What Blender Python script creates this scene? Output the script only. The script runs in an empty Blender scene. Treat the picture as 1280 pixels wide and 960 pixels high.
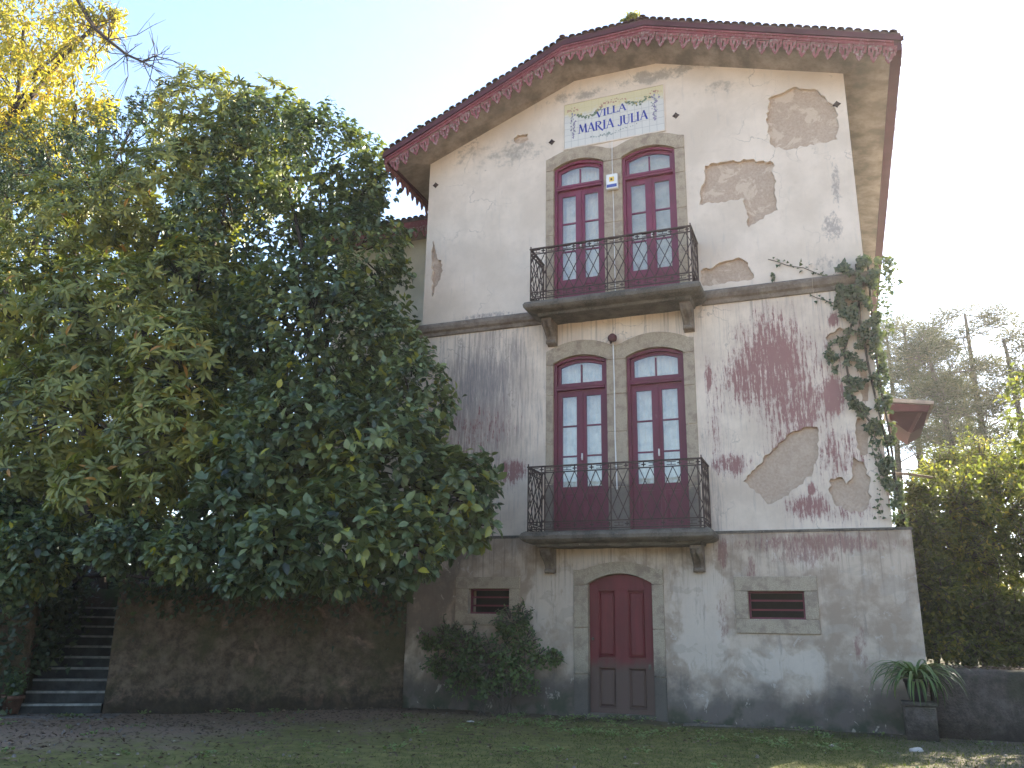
import bpy, bmesh, math, random
import numpy as np
from mathutils import Vector, Matrix, geometry, noise as mnoise
random.seed(7); rng = np.random.default_rng(7)
scene = bpy.context.scene
COL = scene.collection
R = math.radians

# ---------------------------------------------------------------- camera
F, YAW, PIT, ROL = 1043.88, -0.37124, 0.28284, 0.01747
CAM = np.array([3.6526, -14.0997, 1.35])
_fw = np.array([math.sin(YAW)*math.cos(PIT), math.cos(YAW)*math.cos(PIT), math.sin(PIT)])
_r = np.array([math.cos(YAW), -math.sin(YAW), 0.0]); _u = np.cross(_r, _fw)
_r2 = math.cos(ROL)*_r + math.sin(ROL)*_u; _u2 = -math.sin(ROL)*_r + math.cos(ROL)*_u
def at(px, py, Y=0.0):
    """point on the plane y=Y seen at photo pixel (1280x960)"""
    q = _fw + (px-640)/F*_r2 + (480-py)/F*_u2
    return CAM + (Y-CAM[1])/q[1]*q
def pxm(p):
    return F/float(np.dot(np.array(p)-CAM, _fw))      # pixels per metre at p
cd = bpy.data.cameras.new('camera'); cam = bpy.data.objects.new('camera', cd); COL.objects.link(cam)
M = Matrix(((_r2[0], _u2[0], -_fw[0], CAM[0]), (_r2[1], _u2[1], -_fw[1], CAM[1]), (_r2[2], _u2[2], -_fw[2], CAM[2]), (0, 0, 0, 1)))
cam.matrix_world = M
cd.sensor_width = 36; cd.lens = F/1280*36; cd.clip_end = 3000; cd.clip_start = .05
scene.camera = cam

# ---------------------------------------------------------------- sky, sun, exposure
SUN_EL, SUN_AZ = R(27), R(26)          # azimuth clockwise from +Y
w = bpy.data.worlds.new('World'); scene.world = w; w.use_nodes = True
nt = w.node_tree; bg = nt.nodes['Background']
sky = nt.nodes.new('ShaderNodeTexSky'); sky.sky_type = 'NISHITA'; sky.sun_disc = False
sky.sun_elevation = SUN_EL; sky.sun_rotation = SUN_AZ
sky.air_density = 1.0; sky.dust_density = 0.5; sky.ozone_density = 3.0; sky.altitude = 50
nt.links.new(sky.outputs[0], bg.inputs[0]); bg.inputs[1].default_value = 0.085
sl = bpy.data.lights.new('sun', 'SUN'); sl.energy = 5.0; sl.angle = R(0.5); sl.color = (1.0, .90, .76)
so = bpy.data.objects.new('sun', sl); COL.objects.link(so)
S = Vector((math.sin(SUN_AZ)*math.cos(SUN_EL), math.cos(SUN_AZ)*math.cos(SUN_EL), math.sin(SUN_EL)))
so.rotation_euler = S.to_track_quat('Z', 'Y').to_euler(); so.location = S*80
scene.view_settings.view_transform = 'Standard'; scene.view_settings.look = 'None'
scene.view_settings.exposure = 2.7; scene.view_settings.gamma = 1.0
scene.view_settings.use_curve_mapping = False
scene.cycles.max_bounces = 7; scene.cycles.transparent_max_bounces = 10

# ---------------------------------------------------------------- node helpers
class NT:
    def __init__(s, name):
        s.m = bpy.data.materials.new(name); s.m.use_nodes = True
        s.t = s.m.node_tree; s.t.nodes.clear()
        s.out = s.t.nodes.new('ShaderNodeOutputMaterial')
        s._pos = None
    def n(s, typ, props=None, **inp):
        nd = s.t.nodes.new(typ)
        for k, v in (props or {}).items(): setattr(nd, k, v)
        for k, v in inp.items():
            i = int(k[1:]) if k[0] == '_' and k[1:].isdigit() else k.replace('_', ' ')
            s.set(nd.inputs[i], v)
        return nd
    def set(s, sock, v):
        if isinstance(v, bpy.types.NodeSocket): s.t.links.new(v, sock)
        elif isinstance(v, (tuple, list)) and len(v) == 3 and sock.type == 'RGBA': sock.default_value = (*v, 1)
        else: sock.default_value = v
    @property
    def pos(s):
        if s._pos is None: s._pos = s.n('ShaderNodeNewGeometry').outputs['Position']
        return s._pos
    def scaled(s, v):
        return s.n('ShaderNodeVectorMath', {'operation': 'MULTIPLY'}, _0=s.pos, _1=v).outputs[0]
    def noise(s, scale, detail=4, rough=.55, st=(1, 1, 1), dist=0.0):
        return s.n('ShaderNodeTexNoise', None, Vector=s.scaled(st), Scale=scale, Detail=detail, Roughness=rough, Distortion=dist).outputs['Fac']
    def ramp(s, f, a, b, lo=0.0, hi=1.0, smooth=True):
        return s.n('ShaderNodeMapRange', {'interpolation_type': 'SMOOTHSTEP' if smooth else 'LINEAR'}, Value=f, From_Min=a, From_Max=b, To_Min=lo, To_Max=hi).outputs[0]
    def math(s, op, a, b=0.0):
        return s.n('ShaderNodeMath', {'operation': op}, _0=a, _1=b).outputs[0]
    def mix(s, f, a, b, mode='MIX'):
        nd = s.n('ShaderNodeMix', {'data_type': 'RGBA', 'blend_type': mode})
        s.set(nd.inputs[0], f); s.set(nd.inputs[6], a); s.set(nd.inputs[7], b)
        return nd.outputs[2]
    def blob(s, x, z, rx, rz, lo=1.15, hi=.15):
        """soft ellipse on the facade plane, 1 in its middle"""
        v = s.n('ShaderNodeVectorMath', {'operation': 'SUBTRACT'}, _0=s.pos, _1=(x, 0, z)).outputs[0]
        v = s.n('ShaderNodeVectorMath', {'operation': 'MULTIPLY'}, _0=v, _1=(1/rx, 0, 1/rz)).outputs[0]
        l = s.n('ShaderNodeVectorMath', {'operation': 'LENGTH'}, _0=v).outputs[1]
        return s.ramp(l, lo, hi)
    def blobs(s, lst):
        r = None
        for b in lst:
            k = s.blob(*b[:4])
            if len(b) > 4: k = s.math('MULTIPLY', k, b[4])
            r = k if r is None else s.math('MAXIMUM', r, k)
        return r
    def z(s):
        return s.n('ShaderNodeSeparateXYZ', None, Vector=s.pos).outputs[2]
    def x(s):
        return s.n('ShaderNodeSeparateXYZ', None, Vector=s.pos).outputs[0]
    def bump(s, h, strength=.3, dist=.01):
        return s.n('ShaderNodeBump', None, Height=h, Strength=strength, Distance=dist).outputs[0]
    def done(s, color, rough=.85, normal=None, spec=.3, metal=0.0):
        b = s.n('ShaderNodeBsdfPrincipled', None, Base_Color=color, Roughness=rough, Metallic=metal)
        b.inputs['Specular IOR Level'].default_value = spec
        if normal is not None: s.t.links.new(normal, b.inputs['Normal'])
        s.t.links.new(b.outputs[0], s.out.inputs[0])
        return s.m

def pb(px, py, rx, ry, k=1.0):
    """blob from photo pixels on the facade"""
    p = at(px, py, 0); q = pxm(p)
    return (p[0], p[2], rx/q/.93, ry/q, k)

def simple(name, col, rough=.7, var=.25, scale=9, spec=.3, metal=0.0, bump=.2, st=(1, 1, 1)):
    t = NT(name); f = t.noise(scale, 5, .6, st); g = t.noise(scale*6, 3, .6, st)
    c2 = tuple(c*(1-var) for c in col); c3 = tuple(min(1, c*(1+var*.6)) for c in col)
    c = t.mix(t.ramp(f, .3, .7), c2, c3); c = t.mix(t.ramp(g, .45, .75, 0, .35), c, c2)
    return t.done(c, rough, t.bump(g, bump, .004), spec, metal)

# ---- plaster of the three storeys
def plaster_upper():
    t = NT('plaster_upper')
    a = t.noise(.9, 5, .6); b = t.noise(7, 6, .65); fine = t.noise(60, 3, .6)
    c = t.mix(t.ramp(a, .35, .68), (.60, .495, .39), (.73, .61, .49))
    c = t.mix(t.ramp(b, .55, .8, 0, .45), c, (.50, .395, .30))
    st = t.noise(2.2, 6, .7, (5, 5, .55))
    c = t.mix(t.math('MULTIPLY', t.ramp(st, .56, .74), .32), c, (.36, .33, .31))
    # grime with a shape of its own: under the soffit, by the corner, above the string course
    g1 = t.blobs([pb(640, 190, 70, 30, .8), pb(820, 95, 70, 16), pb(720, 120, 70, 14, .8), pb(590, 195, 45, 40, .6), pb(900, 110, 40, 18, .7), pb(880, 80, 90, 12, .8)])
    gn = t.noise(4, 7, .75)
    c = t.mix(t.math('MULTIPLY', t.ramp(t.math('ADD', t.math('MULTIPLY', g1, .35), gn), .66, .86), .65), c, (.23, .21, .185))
    g2 = t.blobs([pb(1045, 230, 9, 60), pb(1040, 285, 22, 40), pb(1032, 330, 40, 22, .8), pb(610, 395, 70, 8), pb(970, 365, 90, 6, .8), pb(880, 330, 20, 40, .5)])
    gv = t.noise(9, 7, .8, (1.6, 1, .8))
    c = t.mix(t.math('MULTIPLY', t.ramp(t.math('ADD', t.math('MULTIPLY', g2, .34), gv), .72, .88), .75), c, (.27, .235, .215))
    cr = t.n('ShaderNodeTexVoronoi', {'feature': 'DISTANCE_TO_EDGE'}, Vector=t.n('ShaderNodeVectorMath', {'operation': 'ADD'}, _0=t.pos, _1=t.n('ShaderNodeTexNoise', None, Vector=t.pos, Scale=2.2, Detail=6).outputs['Color']).outputs[0], Scale=.42).outputs['Distance']
    c = t.mix(t.math('MULTIPLY', t.ramp(cr, .006, .002), t.ramp(a, .46, .62, .0, .5)), c, (.25, .205, .17))
    big = t.noise(.55, 6, .7, (1, 1, .7)); c = t.mix(t.ramp(big, .50, .70, 0, .5), c, (.53, .435, .345))
    spots = t.noise(16, 4, .9, (1, 1, .7))
    c = t.mix(t.ramp(spots, .70, .76, 0, .5), c, (.26, .24, .22))
    return t.done(c, .92, t.bump(t.math('ADD', t.math('MULTIPLY', b, .6), t.math('MULTIPLY', fine, .4)), .35, .008), .2)

def plaster_lower():
    t = NT('plaster_lower')
    a = t.noise(1.3, 5, .6); b = t.noise(9, 6, .65); fine = t.noise(60, 3, .6)
    c = t.mix(t.ramp(a, .35, .66), (.58, .465, .36), (.735, .605, .475))
    vs = t.noise(3.0, 7, .72, (7, 7, .55))
    c = t.mix(t.ramp(vs, .50, .72, 0, .42), c, (.44, .365, .305))
    # grey-lilac washed-out area left of the windows
    gl = t.blobs([pb(600, 500, 95, 130), pb(560, 640, 80, 60), pb(640, 470, 40, 90, .8), pb(890, 640, 20, 60, .7)])
    c = t.mix(t.math('MULTIPLY', t.ramp(t.math('ADD', t.math('MULTIPLY', gl, .35), vs), .55, .95), .9), c, (.30, .25, .22))
    streak = t.noise(7, 8, .85, (5.5, 5, .5))
    dk = t.blobs([pb(600, 480, 75, 70), pb(905, 480, 14, 70, .6), pb(880, 560, 9, 60, .7), pb(640, 440, 70, 50, .7)])
    c = t.mix(t.math('MULTIPLY', t.ramp(t.math('ADD', t.math('MULTIPLY', dk, .25), streak), .66, .80), .55), c, (.17, .16, .17))
    run = t.math('MULTIPLY', t.math('MULTIPLY', t.ramp(t.z(), 5.6, 6.85), t.ramp(t.noise(3.2, 6, .7, (6, 6, .12)), .50, .66)), .55)
    c = t.mix(run, c, (.25, .205, .175))
    # the old red coat showing where the white has worn away
    red = t.blobs([pb(966, 455, 62, 105), pb(936, 475, 46, 60, .9), pb(1000, 510, 55, 70, .85), pb(1040, 495, 24, 42, 1.15), pb(886, 470, 9, 40, .85),
                   pb(912, 580, 32, 24, .85), pb(1012, 634, 40, 26, .95), pb(1042, 400, 10, 16, 1.1), pb(640, 590, 30, 28, .85), pb(1110, 590, 14, 60, .75), pb(1060, 640, 60, 24, .6), pb(1015, 612, 8, 14, 1.0),
                   pb(985, 555, 40, 60, .7), pb(1050, 570, 50, 60, .65), pb(600, 540, 80, 60, .55), pb(895, 520, 20, 120, .5), pb(1020, 470, 70, 110, .5)])
    rs = t.math('ADD', t.math('MULTIPLY', t.noise(5, 8, .8, (5.5, 5, .55)), .75), t.math('MULTIPLY', t.noise(14, 6, .8, (1, 1, .8)), .25))
    rv = t.math('ADD', t.math('MULTIPLY', red, .96), t.math('MULTIPLY', t.math('SUBTRACT', rs, .5), 4.2)); rm = t.ramp(rv, .60, .76)
    cr = t.n('ShaderNodeTexVoronoi', {'feature': 'DISTANCE_TO_EDGE'}, Vector=t.n('ShaderNodeVectorMath', {'operation': 'ADD'}, _0=t.pos, _1=t.n('ShaderNodeTexNoise', None, Vector=t.pos, Scale=2.6, Detail=6).outputs['Color']).outputs[0], Scale=.6).outputs['Distance']
    c = t.mix(t.math('MULTIPLY', t.ramp(cr, .008, .003), t.ramp(a, .46, .6, .0, .45)), c, (.22, .18, .16))
    rc = t.mix(t.noise(6, 4), (.16, .036, .028), (.27, .088, .07))
    c = t.mix(t.math('MULTIPLY', rm, .9), c, rc)
    edge = t.math('MULTIPLY', t.ramp(rv, .25, .65), .34)
    c = t.mix(edge, c, (.34, .22, .22))
    return t.done(c, .92, t.bump(t.math('ADD', t.math('MULTIPLY', b, .6), t.math('MULTIPLY', rm, -.8)), .4, .006), .2)

def plaster_plinth():
    t = NT('plaster_plinth')
    a = t.noise(1.5, 6, .65); b = t.noise(8, 6, .7); fine = t.noise(50, 3, .6)
    c = t.mix(t.ramp(a, .40, .62), (.35, .262, .19), (.55, .435, .33))
    lum = t.blobs([pb(690, 740, 40, 60), pb(870, 740, 40, 60), pb(880, 800, 45, 50), pb(960, 830, 70, 26, .9), pb(760, 695, 90, 20, .9), pb(1000, 700, 60, 20, .5)])
    patch = t.noise(2.2, 6, .6, (1.2, 1, .8), .4)
    c = t.mix(t.math('MULTIPLY', t.ramp(t.math('ADD', t.math('MULTIPLY', lum, .30), patch), .58, .72), .8), c, (.60, .495, .395))
    tan = t.noise(1.9, 5, .55, (1, 1, 1.4), .5)
    c = t.mix(t.ramp(tan, .56, .60, 0, .55), c, (.42, .34, .265))
    red = t.blobs([pb(1020, 680, 130, 20, 1.0), pb(903, 690, 12, 30, 1.1), pb(940, 710, 10, 26, .9), pb(1075, 810, 12, 40, .8), pb(1010, 690, 60, 26, .9), pb(905, 770, 12, 60, .6)])
    rs = t.noise(5, 8, .8, (3, 3, .8))
    c = t.mix(t.math('MULTIPLY', t.ramp(t.math('ADD', t.math('MULTIPLY', red, .8), t.math('MULTIPLY', t.math('SUBTRACT', rs, .5), 3.0)), .35, .85), .7), c, (.21, .085, .08))
    vs = t.noise(2.4, 7, .75, (4.5, 4, .5))
    c = t.mix(t.ramp(vs, .54, .74, 0, .6), c, (.20, .16, .135))
    run = t.math('MULTIPLY', t.math('MULTIPLY', t.ramp(t.z(), 1.5, 2.8), t.ramp(t.noise(3.0, 6, .7, (5, 5, .12)), .50, .64)), .6)
    c = t.mix(run, c, (.16, .115, .095))
    # brown wash on the left, by the retaining wall
    bl = t.blobs([pb(530, 760, 70, 110), pb(600, 850, 80, 60, .9), pb(560, 690, 80, 40, .7)])
    c = t.mix(t.math('MULTIPLY', t.ramp(t.math('ADD', t.math('MULTIPLY', bl, .45), patch), .62, .9), .8), c, (.145, .11, .085))
    # rising damp: an uneven dark tide line with algae below
    zz = t.math('ADD', t.z(), t.math('MULTIPLY', t.math('SUBTRACT', t.noise(1.1, 6, .65), .5), 1.3))
    c = t.mix(t.ramp(zz, .80, .30, 0, .82), c, (.085, .072, .064))
    c = t.mix(t.math('MULTIPLY', t.ramp(zz, .45, .0), t.ramp(t.noise(3, 5), .4, .6)), c, (.055, .060, .038))
    # crisp flakes of limewash
    fl = t.noise(5.5, 7, .7, (1, 1, .8), .6)
    c = t.mix(t.math('MULTIPLY', t.ramp(fl, .615, .64), .5), c, (.56, .48, .40))
    return t.done(c, .93, t.bump(t.math('ADD', t.math('MULTIPLY', b, .6), t.math('MULTIPLY', fl, .5)), .5, .012), .2)

def mortar():
    t = NT('mortar')
    a = t.noise(2.6, 6, .65, (1, 1, 1), .5); b = t.noise(26, 4, .7)
    c = t.mix(t.ramp(b, .3, .7), (.41, .30, .22), (.49, .375, .28))
    up = t.ramp(t.z(), 6.9, 7.1)
    pale = t.math('MULTIPLY', t.ramp(a, .52, .58), t.math('ADD', t.math('MULTIPLY', up, .55), .2))
    c = t.mix(pale, c, (.60, .475, .36))
    return t.done(c, .95, t.bump(t.math('ADD', b, t.math('MULTIPLY', a, 1.5)), .8, .02), .15)

def stone_mat():
    t = NT('granite')
    a = t.noise(2.2, 5, .6); b = t.noise(70, 4, .75); m = t.noise(6, 6, .7)
    c = t.mix(t.ramp(b, .3, .7), (.27, .21, .145), (.50, .405, .29))
    c = t.mix(t.ramp(a, .45, .7, 0, .4), c, (.36, .29, .20))
    c = t.mix(t.ramp(m, .46, .62, 0, .62), c, (.215, .155, .12))
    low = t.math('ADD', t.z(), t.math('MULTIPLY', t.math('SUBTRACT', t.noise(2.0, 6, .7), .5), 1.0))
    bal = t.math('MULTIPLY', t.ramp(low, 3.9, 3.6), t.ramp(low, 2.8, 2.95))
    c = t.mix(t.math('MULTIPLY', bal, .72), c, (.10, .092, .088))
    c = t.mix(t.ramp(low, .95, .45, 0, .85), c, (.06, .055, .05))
    return t.done(c, .9, t.bump(t.math('ADD', b, m), .45, .006), .25)

def dark_stone():
    t = NT('weathered_stone')
    a = t.noise(3, 6, .7); b = t.noise(40, 4, .7); l = t.noise(13, 4, .65)
    c = t.mix(t.ramp(a, .35, .65), (.060, .052, .044), (.15, .125, .098))
    c = t.mix(t.ramp(b, .4, .75, 0, .5), c, (.22, .19, .15))
    c = t.mix(t.ramp(l, .66, .72, 0, .6), c, (.36, .35, .33))
    return t.done(c, .92, t.bump(t.math('ADD', a, b), .6, .012), .2)

def string_mat():
    t = NT('string_course_stone')
    a = t.noise(3, 6, .7); b = t.noise(40, 4, .7)
    c = t.mix(t.ramp(a, .35, .65), (.125, .092, .068), (.26, .21, .165))
    c = t.mix(t.ramp(b, .4, .75, 0, .5), c, (.12, .10, .085))
    return t.done(c, .92, t.bump(t.math('ADD', a, b), .6, .012), .2)

def paint(name, col, fade=(.30, .16, .15), wear=.5, rough=.5, streak=(1, 1, 1), dirtz=None, lo=.58):
    t = NT(name)
    a = t.noise(2.5, 5, .6, streak); b = t.noise(22, 6, .75, streak); f = t.noise(120, 2)
    c = t.mix(t.ramp(a, .35, .7), col, tuple(v*1.35 for v in col))
    c = t.mix(t.ramp(b, lo, lo+.14, 0, wear), c, fade)
    if dirtz:
        zz = t.math('ADD', t.z(), t.math('MULTIPLY', t.math('SUBTRACT', t.noise(3.0, 6, .7, (1, 1, .5)), .5), .5))
        c = t.mix(t.ramp(zz, dirtz+.14, dirtz-.14, 0, .85), c, (.085, .06, .045))
    return t.done(c, rough, t.bump(t.math('ADD', b, f), .15, .003), .35)

def glass_mat():
    t = NT('window_glass')
    fr = t.n('ShaderNodeFresnel', None, IOR=1.5).outputs[0]
    h = t.noise(3.0, 2, .5)
    g = t.n('ShaderNodeBsdfGlossy', None, Color=(.95, .97, .97), Roughness=.015, Normal=t.bump(h, .08, .03))
    tr = t.n('ShaderNodeBsdfTransparent', None, Color=(.93, .95, .94))
    d = t.n('ShaderNodeBsdfDiffuse', None, Color=(.55, .55, .52))
    m0 = t.n('ShaderNodeMixShader'); t.set(m0.inputs[0], t.ramp(t.noise(5, 5), .4, .8, .03, .16)); t.t.links.new(tr.outputs[0], m0.inputs[1]); t.t.links.new(d.outputs[0], m0.inputs[2])
    m = t.n('ShaderNodeMixShader'); t.set(m.inputs[0], t.math('MULTIPLY_ADD', fr, 1.6)); m.inputs[0].default_value = .1
    fac = t.math('ADD', t.math('MULTIPLY', fr, 1.2), .01); t.set(m.inputs[0], fac)
    t.t.links.new(m0.outputs[0], m.inputs[1]); t.t.links.new(g.outputs[0], m.inputs[2])
    t.t.links.new(m.outputs[0], t.out.inputs[0]); return t.m

def leaf_mat(name, stops, trans=.25, rough=.42, spec=.45, tcol=None):
    t = NT(name)
    a = t.n('ShaderNodeAttribute', {'attribute_name': 'tint'}).outputs['Fac']
    cr = t.n('ShaderNodeValToRGB', None, Fac=a); e = cr.color_ramp.elements
    e[0].position, e[0].color = stops[0][0], (*stops[0][1], 1); e[1].position, e[1].color = stops[-1][0], (*stops[-1][1], 1)
    for p, c in stops[1:-1]:
        k = e.new(p); k.color = (*c, 1)
    col = cr.outputs[0]
    b = t.n('ShaderNodeBsdfPrincipled', None, Base_Color=col, Roughness=rough)
    b.inputs['Specular IOR Level'].default_value = spec
    tl = t.n('ShaderNodeBsdfTranslucent', None, Color=t.mix(1.0, col, tcol or (1.6, 1.7, .7), 'MULTIPLY'))
    m = t.n('ShaderNodeMixShader'); m.inputs[0].default_value = trans
    t.t.links.new(b.outputs[0], m.inputs[1]); t.t.links.new(tl.outputs[0], m.inputs[2]); t.t.links.new(m.outputs[0], t.out.inputs[0])
    return t.m

MT = {}
MT['up'] = plaster_upper(); MT['low'] = plaster_lower(); MT['plinth'] = plaster_plinth(); MT['mortar'] = mortar()
MT['granite'] = stone_mat(); MT['dstone'] = dark_stone(); MT['string'] = string_mat()
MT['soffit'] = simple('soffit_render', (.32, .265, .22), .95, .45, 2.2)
MT['side'] = simple('side_render', (.66, .60, .50), .95, .15, 1.2)
MT['red'] = paint('window_paint', (.155, .022, .050), (.29, .12, .13), .45, .5)
MT['redlow'] = paint('window_paint_weathered', (.120, .020, .038), (.26, .13, .13), .6, .55, (1, 1, .4))
MT['reddoor'] = paint('cellar_door_paint', (.125, .014, .018), (.14, .06, .05), .35, .55, (3, 3, .5), .80)
MT['fascia'] = paint('fascia_paint', (.18, .042, .046), (.33, .20, .185), .6, .75, (1, 1, 1), None, .52)
MT['fasciad'] = paint('eave_paint', (.075, .022, .026), (.12, .06, .06), .5, .7)
MT['pend'] = paint('valance_paint', (.20, .062, .062), (.33, .265, .23), .95, .9, (.9, .9, .9), None, .49)
MT['tile'] = simple('roof_tile_clay', (.115, .07, .06), .9, .5, 7)
MT['iron'] = simple('wrought_iron', (.070, .042, .034), .7, .4, 14, .3, .3)
MT['glass'] = glass_mat()
MT['curtain'] = simple('curtain_cloth', (.92, .80, .62), .95, .08, 3, .1, 0, .1, (6, 6, 1))
MT['blind'] = simple('blind_slats', (.72, .60, .40), .7, .15, 4)
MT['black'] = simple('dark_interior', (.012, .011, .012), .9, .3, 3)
MT['white'] = simple('white_plastic', (.75, .73, .69), .5, .1, 5)
MT['yellow'] = simple('yellow_print', (.75, .50, .08), .5, .1, 5)
MT['bluep'] = simple('blue_print', (.05, .08, .28), .5, .1, 5)
MT['wood'] = simple('dull_wood', (.16, .11, .08), .85, .4, 9, .2, 0, .3, (1, 6, 1))

# ---------------------------------------------------------------- mesh helpers
def link(o, parent=None):
    COL.objects.link(o)
    if parent is not None:
        o.parent = parent; o.matrix_parent_inverse = Matrix.Translation(-parent.location)
    return o
def obj(name, verts, faces, mat, parent=None, smooth=False, bevel=0):
    me = bpy.data.meshes.new(name); me.from_pydata([tuple(map(float, v)) for v in verts], [], faces); me.update()
    if bevel:
        bm = bmesh.new(); bm.from_mesh(me)
        bmesh.ops.bevel(bm, geom=list(bm.edges), offset=bevel, segments=1, affect='EDGES', clamp_overlap=True)
        bm.to_mesh(me); bm.free()
    me.materials.append(mat)
    if smooth: me.shade_smooth()
    return link(bpy.data.objects.new(name, me), parent)
class MB:
    def __init__(s): s.v = []; s.f = []
    def add(s, v, f):
        k = len(s.v); s.v += [tuple(p) for p in v]; s.f += [tuple(i+k for i in q) for q in f]
    def box(s, x0, x1, y0, y1, z0, z1):
        s.add([(x0, y0, z0), (x1, y0, z0), (x1, y1, z0), (x0, y1, z0), (x0, y0, z1), (x1, y0, z1), (x1, y1, z1), (x0, y1, z1)],
              [(0, 3, 2, 1), (4, 5, 6, 7), (0, 1, 5, 4), (1, 2, 6, 5), (2, 3, 7, 6), (3, 0, 4, 7)])
        return s
    def prism(s, poly, y0, y1, axis='y'):
        """polygon of (x,z) extruded from y0 (front) to y1"""
        n = len(poly)
        if axis == 'y': a = [(x, y0, z) for x, z in poly]+[(x, y1, z) for x, z in poly]
        else: a = [(y0, x, z) for x, z in poly]+[(y1, x, z) for x, z in poly]
        s.add(a, [tuple(range(n)), tuple(range(2*n-1, n-1, -1))]+[(i, i+n, (i+1) % n+n, (i+1) % n) for i in range(n)])
        return s
    def bar(s, a, b, r, n=4, r2=None):
        return s.tube([a, b], [r, r if r2 is None else r2], n)
    def tube(s, pts, rad, n=6):
        pts = [Vector(p) for p in pts]; vs = []; m = len(pts)
        for i, p in enumerate(pts):
            d = (pts[min(i+1, m-1)]-pts[max(i-1, 0)])
            d = d.normalized() if d.length > 1e-9 else Vector((0, 0, 1))
            a = Vector((0, 0, 1)) if abs(d.z) < .9 else Vector((1, 0, 0))
            u = d.cross(a).normalized(); v = d.cross(u)
            for k in range(n):
                t = 2*math.pi*(k+.5)/n
                vs.append(p+float(rad[i])*(math.cos(t)*u+math.sin(t)*v))
        fs = [(i*n+k, i*n+(k+1) % n, (i+1)*n+(k+1) % n, (i+1)*n+k) for i in range(m-1) for k in range(n)]
        fs += [tuple(range(n-1, -1, -1)), tuple(range((m-1)*n, m*n))]
        s.add(vs, fs); return s
    def lathe(s, c, prof, n=16):
        vs = [(c[0]+r*math.cos(2*math.pi*k/n), c[1]+r*math.sin(2*math.pi*k/n), c[2]+z) for r, z in prof for k in range(n)]
        m = len(prof)
        fs = [(i*n+k, i*n+(k+1) % n, (i+1)*n+(k+1) % n, (i+1)*n+k) for i in range(m-1) for k in range(n)]
        s.add(vs, fs+[tuple(range(n-1, -1, -1)), tuple(range((m-1)*n, m*n))]); return s
    def build(s, name, mat, parent=None, smooth=False, bevel=0):
        return obj(name, s.v, s.f, mat, parent, smooth, bevel)
def thing(name, label, cat, loc=(0, 0, 0), group=None):
    o = bpy.data.objects.new(name, None); COL.objects.link(o); o.location = loc; o.empty_display_size = .2
    return tag(o, label, cat, group)
def tag(o, label, cat, group=None):
    o['label'] = label; o['category'] = cat
    if group: o['group'] = group
    return o
def kind(o, k): o['kind'] = k; return o
def dup(o, parent, delta=None, M4=None):
    c = o.copy(); COL.objects.link(c)
    if parent is not None:
        c.parent = parent; c.matrix_parent_inverse = Matrix.Translation(-parent.location)
    if delta is not None: c.location = Vector(delta)
    if M4 is not None: c.matrix_basis = M4
    return c
def rough(poly, amp=.02, step=.08, seed=0):
    r = random.Random(seed); out = []
    n = len(poly)
    for i in range(n):
        a, b = Vector(poly[i]), Vector(poly[(i+1) % n]); L = (b-a).length; k = max(1, int(L/step)); nn = Vector((-(b-a).y, (b-a).x)).normalized()
        for j in range(k):
            p = a.lerp(b, j/k)
            if j: p = p+nn*r.uniform(-amp, amp)
            out.append((p.x, p.y))
    return out
def sheet(name, outer, holes, y0, y1, mat, parent):
    """flat wall layer in x,z with holes, from y0 (front) back to y1"""
    loops = [outer]+holes
    tris = geometry.tessellate_polygon([[Vector((x, z, 0)) for x, z in l] for l in loops])
    P = [p for l in loops for p in l]; n = len(P)
    v = [(x, y0, z) for x, z in P]+[(x, y1, z) for x, z in P]; f = []
    for t in tris:
        a, b, c = [Vector((*P[i], 0)) for i in t]
        f.append(tuple(t) if (b-a).cross(c-a).z > 0 else tuple(reversed(t)))
    k = 0
    for l in loops:
        m = len(l)
        for i in range(m):
            f.append((k+i, k+(i+1) % m, k+(i+1) % m+n, k+i+n))
        k += m
    o = obj(name, v, f, mat, parent)
    bm = bmesh.new(); bm.from_mesh(o.data)
    for fc in bm.faces:
        if abs(fc.normal.y) > .9 and fc.normal.y > 0: fc.normal_flip()
    bm.to_mesh(o.data); bm.free()
    return o
def arch(x0, x1, z0, zs, rise, n=12, grow=0.0):
    """opening outline: jambs and a segmental head"""
    x0 -= grow; x1 += grow; zs += grow*.5; z0 -= 0
    pts = [(x0, z0), (x1, z0)]
    for i in range(n+1):
        t = i/n; pts.append((x1+(x0-x1)*t, zs+(rise+grow*.5)*(1-(2*t-1)**2)))
    return pts

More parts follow.
